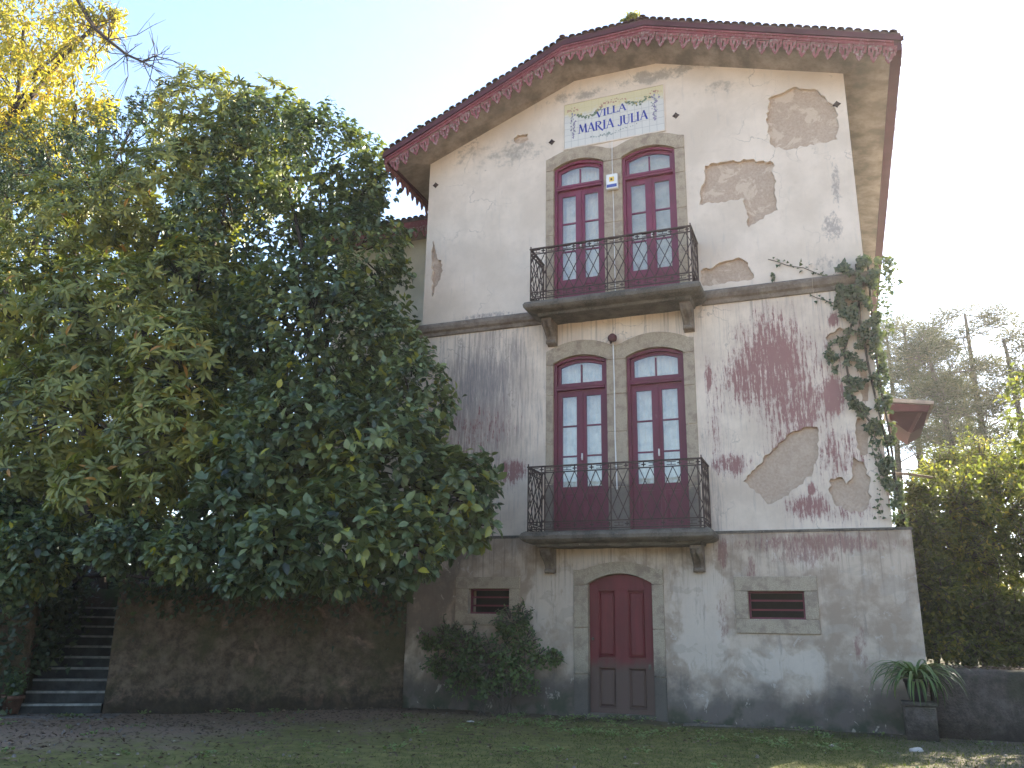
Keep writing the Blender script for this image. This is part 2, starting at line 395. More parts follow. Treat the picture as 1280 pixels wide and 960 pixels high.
# ================================================================ the villa
villa = thing('villa', 'old three storey villa with peeling white and red plaster and dark red doors', 'house', (.3, 0, 0))
XL, XR, XP = -3.79, 4.455, 4.70
PXP = lambda pts, sc, ox, oy, Y=0: [(float(at(ox+x/sc, oy+y/sc, Y)[0]), float(at(ox+x/sc, oy+y/sc, Y)[2])) for x, y in pts]
UPW = [(-1.015, .004), (.363, 1.388)]
UZ0, UZS, URISE = 7.06, 10.13, .145
LZ0, LZS, LRISE = 2.90, 6.06, .13
DX0, DX1, DZ0, DZS, DRISE = -.364, .7276, .03, 2.08, .16
CW = [(2.25, 3.095, 1.53, 1.955, 2.05, 3.295, 1.315, 2.18), (-2.565, -1.785, 1.56, 1.99, -2.81, -1.59, 1.365, 2.19)]
G = .03
up_holes = [arch(a, b, UZ0, UZS, URISE, grow=G) for a, b in UPW]
patches_up = [
    PXP([(350, 360), (385, 345), (440, 318), (490, 325), (530, 330), (575, 375), (598, 408), (604, 440), (600, 508), (540, 520), (430, 545), (375, 540), (355, 515), (350, 470), (342, 435), (352, 405)], 2.909, 840, 0),
    PXP([(120, 603), (175, 590), (285, 580), (368, 592), (372, 640), (385, 765), (320, 800), (280, 828), (272, 780), (262, 722), (180, 735), (100, 745), (104, 690), (120, 655)], 2.909, 840, 0),
    PXP([(50, 830), (110, 805), (165, 785), (205, 775), (240, 795), (265, 855), (200, 872), (120, 884), (60, 888), (50, 870)], 3.2, 860, 80),
    PXP([(832, 345), (840, 400), (870, 450), (862, 500), (835, 560), (826, 590), (822, 520), (824, 440), (826, 380)], 3.43, 300, 200),
    PXP([(583, 555), (600, 540), (640, 535), (645, 560), (610, 575), (585, 570)], 3.2, 460, 0)]
patches_low = [
    PXP([(470, 592), (474, 680), (455, 760), (395, 815), (340, 855), (290, 875), (270, 850), (225, 815), (200, 790), (250, 735), (310, 670), (370, 615), (430, 592)], 2.91, 860, 330),
    PXP([(520, 780), (560, 775), (575, 800), (600, 770), (600, 700), (640, 720), (665, 790), (660, 860), (640, 900), (590, 905), (530, 870), (513, 830)], 2.91, 860, 330),
    PXP([(615, 560), (650, 570), (662, 620), (655, 690), (625, 695), (612, 640)], 2.91, 860, 330),
    PXP([(618, 370), (640, 385), (658, 440), (655, 500), (632, 500), (622, 440)], 2.91, 860, 330),
    PXP([(500, 270), (540, 238), (580, 232), (575, 280), (530, 300)], 2.91, 860, 330)]
TOP = [(XR, 11.02), (1.1, 12.085), (-.58, 12.095), (XL, 10.815)]
out_up = [(XL, 7.0), (XR, 7.0)]+TOP
# plaster layers (holes where plaster has fallen), then the mortar core behind them
sheet('upper_wall', out_up, [rough(arch(a, b, UZ0, UZS, URISE, grow=G), 0, 9) for a, b in UPW]+[rough(p, .03, .055, i) for i, p in enumerate(patches_up)], -.012, .049, MT['up'], villa)
sheet('middle_wall', [(XL, 2.88), (XR, 2.88), (XR, 6.999), (XL, 6.999)], [arch(a, b, LZ0, LZS, LRISE, grow=G) for a, b in UPW]+[rough(p, .028, .055, i+20) for i, p in enumerate(patches_low)], -.012, .049, MT['low'], villa)
door_h = arch(DX0, DX1, DZ0, DZS, DRISE, grow=G)
cw_h = [[(a-G, c-G), (b+G, c-G), (b+G, d+G), (a-G, d+G)] for a, b, c, d, *_ in CW]
sheet('plinth_wall', [(XL, -.6), (XP, -.6), (XP, 2.84), (XP-.03, 2.872), (XL, 2.872)], [door_h]+cw_h, -.07, .34, MT['plinth'], villa)
sheet('masonry_core', [(XL+.003, 2.875), (XR-.003, 2.875)]+[(XR-.003, 11.0), (1.1, 12.06), (-.58, 12.07), (XL+.003, 10.8)],
      [arch(a, b, UZ0, UZS, URISE, grow=G+.002) for a, b in UPW]+[arch(a, b, LZ0, LZS, LRISE, grow=G+.002) for a, b in UPW], .050, .34, MT['mortar'], villa)
DEP = 12.6
MB().box(XR-.30, XR, .341, DEP, -.6, 11.0).build('side_wall', MT['side'], villa)
MB().box(XR+.001, XP, -.065, DEP, -.6, 2.86).build('plinth_side_wall', MT['plinth'], villa)
MB().box(XL, XL+.30, .341, DEP, -.6, 10.8).build('side_wall', MT['side'], villa)
MB().box(XL+.301, XR-.301, DEP-.3, DEP, -.6, 11.0).build('rear_wall', MT['side'], villa)
MB().box(XL+.301, XR-.301, .8, DEP-.31, -.5, 10.7).build('interior_mass', MT['black'], villa)  # near-black block; the dark of the unlit rooms is put into its colour
# weathered ledge over the plinth
MB().prism([(XL, 2.86), (XP+.02, 2.86), (XP+.02, 2.90), (XL, 2.91)], -.085, -.001).build('plinth_ledge', MT['dstone'], villa)

# ---- string course: moulded stone lengths butted end to end
def moulding(xa, xb, prof, name, mat, parent):
    """profile (y,z) swept along x"""
    n = len(prof); v = [(xa, y, z) for y, z in prof]+[(xb, y, z) for y, z in prof]
    return obj(name, v, [tuple(range(n-1, -1, -1)), tuple(range(n, 2*n))]+[(i, (i+1) % n, (i+1) % n+n, i+n) for i in range(n)], mat, parent)
SPROF = [(.0, 6.86), (-.05, 6.87), (-.07, 6.93), (-.115, 6.96), (-.14, 7.02), (-.14, 7.075), (-.09, 7.12), (.0, 7.15)]
for xa, xb in ((XL-.12, -2.62), (-2.617, -1.25), (1.76, 2.72), (2.723, 3.62), (3.623, XR+.13)):
    moulding(xa, xb, SPROF, 'string_course_stone', MT['string'], villa)

# ---- roof: front outline (tile line) is a gable with a flat clipped top
FY = -.70
RT = [(-4.55, 10.86), (-.60, 12.60), (1.03, 12.62), (5.37, 11.10)]
SF = [(-4.40, 10.62), (-.62, 12.25), (1.03, 12.27), (5.20, 10.86)]
WL = [(XL, 10.80), (-.58, 12.08), (1.1, 12.07), (XR, 11.0)]
ridge = (.22, 12.98)
def roofpt(p, y): return (p[0], y, p[1])
v = [roofpt(p, FY) for p in SF]+[roofpt(p, .012) for p in WL]+[(SF[0][0], DEP, SF[0][1]), (WL[0][0], DEP, WL[0][1]), (SF[3][0], DEP, SF[3][1]), (WL[3][0], DEP, WL[3][1])]
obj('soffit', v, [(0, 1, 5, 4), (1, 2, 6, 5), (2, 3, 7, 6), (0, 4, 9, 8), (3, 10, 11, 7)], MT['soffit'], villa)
v = [roofpt(p, FY) for p in RT]+[(ridge[0], FY+1.5, ridge[1]), (ridge[0], DEP, ridge[1]), (RT[0][0], DEP, RT[0][1]), (RT[3][0], DEP, RT[3][1])]
v2 = [(x, y, z-.05) for x, y, z in v]
rf = [(0, 1, 4, 5, 6), (1, 2, 4), (2, 3, 7, 5, 4)]
obj('roof', v+v2, rf+[tuple(i+8 for i in reversed(f)) for f in rf]+[(0, 8, 9, 1), (1, 9, 10, 2), (2, 10, 11, 3), (3, 11, 15, 7), (7, 15, 13, 5), (5, 13, 14, 6), (6, 14, 8, 0)], MT['tile'], villa)
def lerp_line(L, x):
    for (a, b), (c, d) in zip(L, L[1:]):
        if a <= x <= c: return b+(d-b)*(x-a)/(c-a)
    return L[-1][1]
# boards under the tiles: dark eave board, pink fascia with a moulded edge
def strip(name, mat, y0, y1, lo, hi, L=RT):
    for (a, b), (c, d) in zip(L, L[1:]):
        MB().prism([(a, b+lo), (c, d+lo), (c, d+hi), (a, b+hi)], y0, y1).build(name, mat, villa)
strip('eave_board', MT['fasciad'], FY-.02, FY+.03, -.155, -.054)
FL = [(-4.47, 10.86-.001), (-.60, 12.60-.12+.11), (1.03, 12.60), (5.25, 11.125)]
strip('bargeboard', MT['fascia'], FY+.0, FY+.045, -.26, -.157, FL)
strip('bargeboard_moulding', MT['fascia'], FY-.022, FY-.001, -.20, -.165, FL)
# tiles at the verge: half barrels lying towards the viewer
def barrel(r=.066, L=.34):
    n = 6; t = .014
    o = [(r*math.cos(math.pi*k/n), r*.62*math.sin(math.pi*k/n)) for k in range(n+1)]
    i = [((r-t)*math.cos(math.pi*k/n), (r-t)*.62*math.sin(math.pi*k/n)) for k in range(n, -1, -1)]
    return o+i
bp = barrel(); n = len(bp)
tv = [(x, 0, z) for x, z in bp]+[(x*1.04, .36, z) for x, z in bp]
tf = [(k, k+1, n-2-k, n-1-k) for k in range(6)]
tf = [tuple(reversed(q)) for q in tf]+[(i, (i+1) % n, (i+1) % n+n, i+n) for i in range(n)]
tile0 = None; x = -4.46
while x < 5.36:
    z = lerp_line(RT, x)-.020; sl = (lerp_line(RT, x+.05)-lerp_line(RT, x-.05))/.1 if -4.4 < x < 5.3 else 0
    Mx = Matrix.Translation((x, FY-.05+random.uniform(-.02, .02), z+random.uniform(-.008, .008))) @ Matrix.Rotation(-math.atan(sl), 4, 'Y') @ Matrix.Rotation(R(random.uniform(-3, 3)), 4, 'Z')
    if tile0 is None: tile0 = obj('roof_tile', tv, tf, MT['tile'], villa); tile0.matrix_basis = Mx
    else: dup(tile0, villa, M4=Mx)
    x += .135
# loose lifted tile by the left end and bumps on the break
for x, dz in ((-3.72, .05), (-.62, .06), (1.0, .045)):
    dup(tile0, villa, M4=Matrix.Translation((x, FY-.02, lerp_line(RT, x)+dz)) @ Matrix.Rotation(R(12), 4, 'Y'))
# eaves running back on both sides
MB().box(5.20, 5.37, FY+.05, DEP, 10.80, 11.0).build('eave_board', MT['fasciad'], villa)
MB().box(-4.55, -4.40, FY+.05, DEP, 10.60, 10.80).build('eave_board', MT['fasciad'], villa)
k = 0
y = FY+.1
et = None
while y < DEP:
    Mx = Matrix.Translation((5.42+random.uniform(-.012, .012), y, 11.055)) @ Matrix.Rotation(R(90), 4, 'Z') @ Matrix.Rotation(R(-8), 4, 'X')
    dup(tile0, villa, M4=Mx); y += .24
# fretwork valance: jigsaw cut pendants hanging from the bargeboard
PO = [(-.110, 0), (.110, 0), (.110, -.10), (.094, -.118), (.104, -.15), (.092, -.185), (.066, -.178), (.070, -.20), (.052, -.215), (.056, -.25), (.030, -.285), (.0, -.330),
      (-.030, -.285), (-.056, -.25), (-.052, -.215), (-.070, -.20), (-.066, -.178), (-.092, -.185), (-.104, -.15), (-.094, -.118), (-.110, -.10)]
slots = [[(-.072, -.07), (-.050, -.07), (-.044, -.14), (-.060, -.14)], [(.050, -.07), (.072, -.07), (.060, -.14), (.044, -.14)], [(-.014, -.10), (.014, -.10), (.018, -.20), (0, -.26), (-.018, -.20)]]
pend0 = sheet('valance_pendant', PO, slots, 0, .02, MT['pend'], villa)
def pend(Mx, first=[True]):
    if first[0]: pend0.matrix_basis = Mx; first[0] = False
    else: dup(pend0, villa, M4=Mx)
x = -4.30
while x < 5.20:
    sl = (lerp_line(FL, x+.06)-lerp_line(FL, x-.06))/.12
    Mx = Matrix.Translation((x, FY+.012+random.uniform(-.004, .004), lerp_line(FL, x)-.255)) @ Matrix.Rotation(-math.atan(sl)*.55+R(random.gauss(0, 2.2)), 4, 'Y') @ Matrix.Diagonal((1, 1, random.choice((1, 1, 1, .97, 1.03, .8)), 1))
    if random.random() > .03: pend(Mx); x += .226
y = FY+.1
while y < 4.0:
    pend(Matrix.Translation((-4.47, y, 10.66)) @ Matrix.Rotation(R(90), 4, 'Z')); y += .226

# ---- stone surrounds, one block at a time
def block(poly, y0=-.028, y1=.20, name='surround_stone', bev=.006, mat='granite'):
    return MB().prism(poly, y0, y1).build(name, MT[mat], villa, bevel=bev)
def rect(x0, x1, z0, z1): return [(x0, z0), (x1, z0), (x1, z1), (x0, z1)]
def archz(x, x0, x1, zs, rise): 
    t = (x-x0)/(x1-x0); t = min(max(t, 0), 1); return zs+rise*(1-(2*t-1)**2)
def double_surround(z0, zs, rise, ztop, outx):
    xo0, xo1 = outx; (a0, a1), (b0, b1) = UPW
    for (x0, x1) in ((xo0, a0), (a1, b0), (b1, xo1)):
        zc = [z0, z0+.95+random.uniform(-.2, .2), z0+1.7+random.uniform(-.2, .2), z0+2.45+random.uniform(-.1, .1), zs-.03]
        for p, q in zip(zc, zc[1:]):
            block(rect(x0, x1, p+.004, q-.004))
    # two arched lintels meeting over the mullion
    xm = (a1+b0)/2
    for (x0, x1, l, r) in ((a0, a1, xo0, xm-.003), (b0, b1, xm+.003, xo1)):
        bot = [(x0+(x1-x0)*i/14, archz(x0+(x1-x0)*i/14, x0, x1, zs, rise)) for i in range(15)]
        low = [(l, zs-.026)]+[(x0, zs-.026)]+bot+[(x1, zs-.026), (r, zs-.026)]
        hump = [(r+(l-r)*i/14, ztop-.10+.17*(max(0, 1-((r+(l-r)*i/14-(x0+x1)/2)/((x1-x0)*.62))**2))) for i in range(15)]
        block(low+hump, y0=-.032, y1=.195, bev=0)
double_surround(UZ0, UZS, URISE, 10.46, (-1.175, 1.575))
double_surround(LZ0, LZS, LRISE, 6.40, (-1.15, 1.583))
# cellar door surround
for x0, x1 in ((-.61, DX0), (DX1, .92)):
    zc = [-.12, .62, 1.35, DZS-.02]
    for p, q in zip(zc, zc[1:]): block(rect(x0, x1, p+.004, q-.004), -.10, .2)
bot = [(DX0+(DX1-DX0)*i/14, archz(DX0+(DX1-DX0)*i/14, DX0, DX1, DZS, DRISE)) for i in range(15)]
hump = [(.92-1.53*i/14, 2.30+.13*max(0, 1-((.92-1.53*i/14-.18)/.62)**2)) for i in range(15)]
block([(-.61, DZS-.016), (DX0, DZS-.016)]+bot+[(DX1, DZS-.016), (.92, DZS-.016)]+hump, -.103, .195, bev=0)
block(rect(-.62, .93, -.30, -.124), -.16, .25, 'door_step')
# cellar window surrounds, gratings
for (a, b, c, d, oa, ob, oc, od) in CW:
    block(rect(oa, ob, d, od), -.10, .2); block(rect(oa, ob, oc, c), -.10, .2)
    block(rect(oa, a, c+.003, d-.003), -.097, .2); block(rect(b, ob, c+.003, d-.003), -.097, .2)
    fr = MB(); fr.box(a, a+.03, .03, .08, c, d); fr.box(b-.03, b, .03, .08, c, d); fr.box(a+.03, b-.03, .03, .08, d-.03, d); fr.box(a+.03, b-.03, .03, .08, c, c+.03)
    wn = fr.build('cellar_window', MT['redlow'], villa)
    for i in range(1, 3):
        z = c+(d-c)*i/3
        o = MB().box(a+.031, b-.031, .04, .065, z-.014, z+.014).build('window_bar', MT['redlow']); o.parent = wn; o.matrix_parent_inverse = Matrix.Translation(-villa.location).inverted() @ Matrix.Translation(-villa.location)

# ---- french doors
def french(x0, x1, z0, zs, rise, ztr, mat, zg_top, zg_bot, blind=False):
    root = bpy.data.objects.new('french_door', None); link(root, villa); root.empty_display_size = .2
    def ch(mb, name, m, **k):
        o = mb.build(name, m, None, **k); o.parent = root; return o
    y0 = .10
    A = lambda g: [(x1-g+(x0-x1+2*g)*i/14, archz(x1-g+(x0-x1+2*g)*i/14, x0+g, x1-g, zs-g*.55, rise-.01-g*.35)) for i in range(15)]
    fr = MB(); fw = .055
    # lining: jambs and arched head
    fr.box(x0, x0+fw, y0-.06, .22, z0, zs-.02); fr.box(x1-fw, x1, y0-.06, .22, z0, zs-.02)
    o_, i_ = A(-.0), A(fw)
    for i in range(14):
        fr.prism([i_[i], o_[i], o_[i+1], i_[i+1]][::-1], y0-.06, .22)
    fr.box(x0+fw, x1-fw, y0-.075, .2, ztr-.045, ztr+.035)
    fr.box(x0+fw, x1-fw, y0-.09, y0-.0755, ztr+.0, ztr+.03)
    ch(fr, 'frame', mat)
    # fanlight sash
    fs = MB(); g = fw+.002; sw = .062; za = ztr+.037
    fs.box(x0+g, x0+g+sw, y0, y0+.05, za, zs-.05); fs.box(x1-g-sw, x1-g, y0, y0+.05, za, zs-.05); fs.box(x0+g+sw, x1-g-sw, y0, y0+.05, za, za+.06)
    o_, i_ = A(g), A(g+sw)
    for i in range(14): fs.prism([i_[i], o_[i], o_[i+1], i_[i+1]][::-1], y0, y0+.05)
    xm = (x0+x1)/2
    fs.box(xm-.014, xm+.014, y0+.004, y0+.045, za+.06, zs+rise-.16)
    ch(fs, 'fanlight', mat)
    for a, b in ((x0+g+sw, xm-.014), (xm+.014, x1-g-sw)):
        pts = [(a, za+.055), (b, za+.055)]+[(b+(a-b)*i/6, archz(b+(a-b)*i/6, x0+g+sw, x1-g-sw, zs-(g+sw)*.55, rise-.01-(g+sw)*.35)+.008) for i in range(7)]
        ch(MB().prism(pts, y0+.022, y0+.026), 'pane', MT['glass'])
    # leaves
    zt = ztr-.047; st = .088
    for side in (0, 1):
        a = x0+fw+.002 if side == 0 else xm+.003; b = xm-.003 if side == 0 else x1-fw-.002
        lf = MB(); ya, yb = y0-.005, y0+.045
        lf.box(a, a+st, ya, yb, z0+.01, zt); lf.box(b-st, b, ya, yb, z0+.01, zt)
        lf.box(a+st, b-st, ya, yb, zg_top, zt); lf.box(a+st, b-st, ya, yb, zg_bot-.12, zg_bot); lf.box(a+st, b-st, ya, yb, z0+.01, z0+.17)
        rows = 3
        for i in range(1, rows):
            z = zg_bot+(zg_top-zg_bot)*i/rows; lf.box(a+st, b-st, ya+.006, yb-.006, z-.013, z+.013)
        if side == 1: lf.box(xm-.028, xm+.030, ya-.022, ya-.001, z0+.02, zt-.02)
        ch(lf, 'leaf', mat)
        for i in range(rows):
            za_ = zg_bot+(zg_top-zg_bot)*i/rows+.005; zb_ = zg_bot+(zg_top-zg_bot)*(i+1)/rows-.005
            ch(MB().box(a+st-.004, b-st+.004, y0+.018, y0+.022, za_, zb_), 'pane', MT['glass'])
        pz0, pz1 = z0+.17, zg_bot-.12
        pn = MB().box(a+st, b-st, y0+.012, y0+.03, pz0, pz1)
        q = .035; pn.add([(a+st+q, y0+.012, pz0+q), (b-st-q, y0+.012, pz0+q), (b-st-q, y0+.012, pz1-q), (a+st+q, y0+.012, pz1-q), (a+st+2*q, y0-.002, pz0+2*q), (b-st-2*q, y0-.002, pz0+2*q), (b-st-2*q, y0-.002, pz1-2*q), (a+st+2*q, y0-.002, pz1-2*q)],
               [(0, 1, 5, 4), (1, 2, 6, 5), (2, 3, 7, 6), (3, 0, 4, 7), (4, 5, 6, 7)])
        ch(pn, 'panel', mat)
    hd = MB(); hz = z0+1.35
    hd.box(xm+.01, xm+.03, y0-.07, y0-.028, hz-.05, hz+.07); hd.bar((xm+.02, y0-.065, hz), (xm+.02, y0-.1, hz-.02), .012)
    ch(hd, 'handle', MT['white'])
    # gathered curtain hanging inside
    nx = 40; cv = []
    for i in range(nx+1):
        xx = x0-.02+(x1-x0+.04)*i/nx; yy = .29+.022*math.sin(i*1.55+x0)+.01*math.sin(i*.7)
        cv += [(xx, yy, z0+.05), (xx, yy, zs+rise+.05)]
    cm = MB(); cm.add(cv, [(2*i, 2*i+2, 2*i+3, 2*i+1) for i in range(nx)]); 
    if blind:
        bl = MB(); z = z0+.4
        while z < zs+rise: bl.box(x0, x1, .262, .27, z, z+.088); bl.box(x0, x1, .264, .268, z+.088, z+.10); z += .10
        ch(bl, 'blind', MT['blind'])['kind'] = 'stuff'
    else: ch(cm, 'curtain', MT['curtain'], smooth=True)
    return root
for a, b in UPW:
    french(a, b, UZ0, UZS, URISE, 9.70, MT['red'], 9.54, 7.76, a > 0)
    french(a, b, LZ0+.03, LZS, LRISE, 5.59, MT['redlow'], 5.43, 3.76)

# ---- balconies: moulded slab, carved corbels, iron lattice railing
def sweep(prof, x0, x1, yb=0.0):
    """profile (offset outwards, z) mitred round three sides"""
    v = []; n = len(prof)
    for o, z in prof: v += [(x0-o, yb, z), (x0-o, -.70-o, z), (x1+o, -.70-o, z), (x1+o, yb, z)]
    f = []
    for i in range(n-1):
        for k in range(3): f.append((4*i+k, 4*i+k+1, 4*(i+1)+k+1, 4*(i+1)+k))
    f.append((3, 2, 1, 0)); f.append(tuple(4*(n-1)+k for k in range(4)))
    return v, f
def slab(zt, name='balcony_slab'):
    prof = [(-.14, zt-.245), (-.12, zt-.20), (-.02, zt-.185), (.03, zt-.17), (.075, zt-.135), (.085, zt-.08), (.06, zt-.03), (.0, zt)]
    v, f = sweep(prof, -1.27, 1.77, .03)
    o = obj(name, v, f, MT['dstone'], villa); 
    bm = bmesh.new(); bm.from_mesh(o.data); bmesh.ops.subdivide_edges(bm, edges=[e for e in bm.edges if e.calc_length() > 1], cuts=24)
    for vv in bm.verts:
        nn = mnoise.noise(vv.co*5)*.012; vv.co.z += nn; vv.co.y += mnoise.noise(vv.co*4+Vector((9, 0, 0)))*.012 if vv.co.y < -.3 else 0
    bmesh.ops.recalc_face_normals(bm, faces=bm.faces)
    bm.to_mesh(o.data); bm.free(); return o
def corbel(xc, zt, d=.44):
    """S-scroll bracket, profile (y,z) extruded over its width with a raised leaf on the face"""
    P_ = [(.03, zt), (-d, zt), (-d, zt-.05), (-d+.05, zt-.12), (-d+.13, zt-.16), (-.24, zt-.20), (-.15, zt-.27), (-.12, zt-.34), (-.075, zt-.40), (.0, zt-.43), (.03, zt-.43)]
    m = MB(); w_ = .092; n = len(P_)
    v = [(xc-w_, y, z) for y, z in P_]+[(xc+w_, y, z) for y, z in P_]
    m.add(v, [tuple(range(n)), tuple(range(2*n-1, n-1, -1))]+[(i, i+n, (i+1) % n+n, (i+1) % n) for i in range(n)])
    for s in (-1, 1): m.tube([(xc+s*.045, y-.012, z) for y, z in P_[2:9]], [.03, .034, .03, .028, .03, .03, .02], 6)
    m.tube([(xc-.09, -.135, zt-.37), (xc+.09, -.135, zt-.37)], [.04, .04], 8)
    o = m.build('corbel', MT['string'], villa)
    bm = bmesh.new(); bm.from_mesh(o.data); bmesh.ops.recalc_face_normals(bm, faces=bm.faces); bm.to_mesh(o.data); bm.free()
slab(7.07); slab(2.90)
for xc in (-1.02, 1.52): corbel(xc, 6.822); corbel(xc, 2.652)
def railing(z0, z1, x0=-1.215, x1=1.722, yf=-.745, mat=None):
    root = bpy.data.objects.new('balcony_railing', None); link(root, villa)
    def ch(mb, name, m=None):
        o = mb.build(name, m or MT['iron'], None); o.parent = root; return o
    t = MB(); 
    t.box(x0-.02, x1+.02, yf-.02, yf+.02, z1-.012, z1+.012); t.box(x0-.02, x0+.02, yf+.021, .0, z1-.012, z1+.012); t.box(x1-.02, x1+.02, yf+.021, .0, z1-.012, z1+.012)
    ch(t, 'handrail')
    runs = [((x0, yf), (x1, yf)), ((x0, yf), (x0, -.01)), ((x1, yf), (x1, -.01))]
    zb, zt, zl = z0+.03, z1-.105, z0+.15
    r = .0105
    lat = MB(); rl = MB(); key = MB()
    for (a, b) in runs:
        L = math.dist(a, b); q = lambda s, z: (a[0]+(b[0]-a[0])*s/L, a[1]+(b[1]-a[1])*s/L, z)
        for z in (zb, zt, zl): rl.bar(q(0, z), q(L, z), r*1.25)
        n = max(2, round(L/.185)); p = L/n; H = zt-zl
        # diagonals that cross twice over the height
        def diag(s0, dirn):
            s1 = s0+dirn*2*p; za, zz = zl, zt
            c0, c1 = s0, s1
            if c1 < 0: zz = zl+H*(s0/(2*p)); c1 = 0
            if c1 > L: zz = zl+H*((L-s0)/(2*p)); c1 = L
            if c0 < 0: za = zl+H*((0-s0)/(2*p))*dirn; c0 = 0
            if c0 > L: za = zl+H*((s0-L)/(2*p)); c0 = L
            if abs(zz-za) > .02: lat.bar(q(c0, za), q(c1, zz), r*.9)
        for i in range(-2, n+1): diag(i*p+p*.5, 1)
        for i in range(0, n+3): diag(i*p-p*.5, -1)
        # key pattern between the upper rails and along the foot
        for (lo, hi) in ((zt, z1), (zb, zl)):
            m_ = max(1, round(L/.28)); pp = L/m_; zm = (lo+hi)/2; hh = (hi-lo)*.22
            for i in range(m_):
                s = i*pp
                key.bar(q(s+.03, zm+hh), q(s+pp*.62, zm+hh), r*.7); key.bar(q(s+.03, zm-hh), q(s+pp*.62, zm-hh), r*.7); key.bar(q(s+pp*.36, zm-hh), q(s+pp*.36, zm+hh), r*.7)
                c = s+pp*.82; key.bar(q(c-.035, zm), q(c+.035, zm), r*1.2); key.bar(q(c, zm-.035), q(c, zm+.035), r*1.2)
    ch(rl, 'rail'); ch(lat, 'lattice'); ch(key, 'key_pattern')['kind'] = 'stuff'
    for (x, y) in ((x0, yf), (x1, yf), (x0, -.02), (x1, -.02), (x0+.30, yf+.0), ((x0+x1)/2-.02, yf), (x1-.06, yf)):
        ch(MB().bar((x, y, z0-.0), (x, y, z1+(.055 if y == yf and x in (x0, x1) else -.01)), .013), 'post')
    return root
railing(7.065, 8.085); railing(2.895, 3.99)

# ---- cellar door
root = bpy.data.objects.new('cellar_door', None); link(root, villa)
def dch(mb, name, m, **k):
    o = mb.build(name, m, None, **k); o.parent = root; return o
y0 = .02; dm = MT['reddoor']
inn = lambda g: [(DX1-g+(DX0-DX1+2*g)*i/14, archz(DX1-g+(DX0-DX1+2*g)*i/14, DX0+g, DX1-g, DZS-g*.5, DRISE-.012)) for i in range(15)]
xm = (DX0+DX1)/2
dch(MB().prism([(DX0, DZ0-.15), (DX1, DZ0-.15)]+inn(0.001), y0+.03, y0+.06), 'door_board', dm)
sty = MB(); zb = -.11
sty.box(DX0+.004, DX0+.15, y0, y0+.029, zb, DZS); sty.box(DX1-.15, DX1-.004, y0, y0+.029, zb, DZS); sty.box(xm-.11, xm+.11, y0, y0+.029, zb, DZS-.1)
sty.box(DX0+.151, xm-.111, y0, y0+.029, .74, .88); sty.box(xm+.111, DX1-.151, y0, y0+.029, .74, .88)
sty.box(DX0+.151, xm-.111, y0, y0+.029, zb, .10); sty.box(xm+.111, DX1-.151, y0, y0+.029, zb, .10)
sty.prism([(DX0+.15, DZS-.099), (DX1-.15, DZS-.099)]+[(x, z) for x, z in inn(.004) if DX0+.15 < x < DX1-.15], y0+.0005, y0+.0295)
dch(sty, 'door_frame', dm)
for a, b in ((DX0+.151, xm-.111), (xm+.111, DX1-.151)):
    for c, d in ((.90, DZS-.125), (.115, .725)):
        q = .026; m = MB()
        m.add([(a, y0-.006, c), (b, y0-.006, c), (b, y0-.006, d), (a, y0-.006, d), (a+q, y0+.022, c+q), (b-q, y0+.022, c+q), (b-q, y0+.022, d-q), (a+q, y0+.022, d-q), (a+2*q, y0+.004, c+2*q), (b-2*q, y0+.004, c+2*q), (b-2*q, y0+.004, d-2*q), (a+2*q, y0+.004, d-2*q),
               (a, y0+.029, c), (b, y0+.029, c), (b, y0+.029, d), (a, y0+.029, d)],
              [(0, 1, 5, 4), (1, 2, 6, 5), (2, 3, 7, 6), (3, 0, 4, 7), (4, 5, 9, 8), (5, 6, 10, 9), (6, 7, 11, 10), (7, 4, 8, 11), (8, 9, 10, 11), (0, 12, 13, 1), (1, 13, 14, 2), (2, 14, 15, 3), (3, 15, 12, 0)])
        dch(m, 'panel', dm)
dch(MB().lathe((0, 0, 0), [(.001, -.02), (.024, -.012), (.026, 0), (.016, .01), (.012, .03)], 10), 'handle', MT['dstone']).matrix_basis = Matrix.Translation((DX0+.06+.3-.3, y0-.03, 1.18)) @ Matrix.Rotation(R(90), 4, 'X')
dch(MB().box(DX1-.11, DX1-.07, y0-.012, y0-.001, .72, .80), 'lock_plate', MT['dstone'])

# ---- iron wall ties
def star(px, py):
    p = at(px, py, 0); m = MB(); pts = [(p[0]+(.07 if k % 2 == 0 else .045)*math.cos(k*math.pi/4), p[2]+(.07 if k % 2 == 0 else .045)*math.sin(k*math.pi/4)) for k in range(8)]
    m.prism(pts, -.022, .01); m.bar((p[0], -.04, p[2]), (p[0], -.022, p[2]), .02, 6); m.build('wall_tie', MT['iron'], villa)
for q in ((545, 232), (690, 178), (845, 145), (1046, 131)): star(*q)

# ---- left wing set back behind the front block
WY = 2.15
MB().box(-7.4, XL-.003, WY, 9.5, -.6, 10.25).build('wing_wall', MT['side'], villa)
v = [(-7.9, WY-.42, 10.62), (XL-.01, WY-.42, 10.62), (XL-.01, 9.5, 12.3), (-7.9, 9.5, 12.3)]
obj('wing_roof', v+[(x, y, z-.08) for x, y, z in v], [(0, 1, 2, 3), (7, 6, 5, 4), (0, 4, 5, 1), (1, 5, 6, 2), (2, 6, 7, 3), (3, 7, 4, 0)], MT['tile'], villa)
MB().box(-7.9, XL-.01, WY-.40, WY-.36, 10.40, 10.538).build('wing_fascia', MT['fascia'], villa)
obj('wing_soffit', [(-7.9, WY-.36, 10.42), (XL-.01, WY-.36, 10.42), (XL-.01, WY+.01, 10.24), (-7.9, WY+.01, 10.24)], [(0, 1, 2, 3)], MT['soffit'], villa)
x = -6.6
while x < XL-.1:
    pend(Matrix.Translation((x, WY-.39, 10.42))); x += .226
x = -6.6
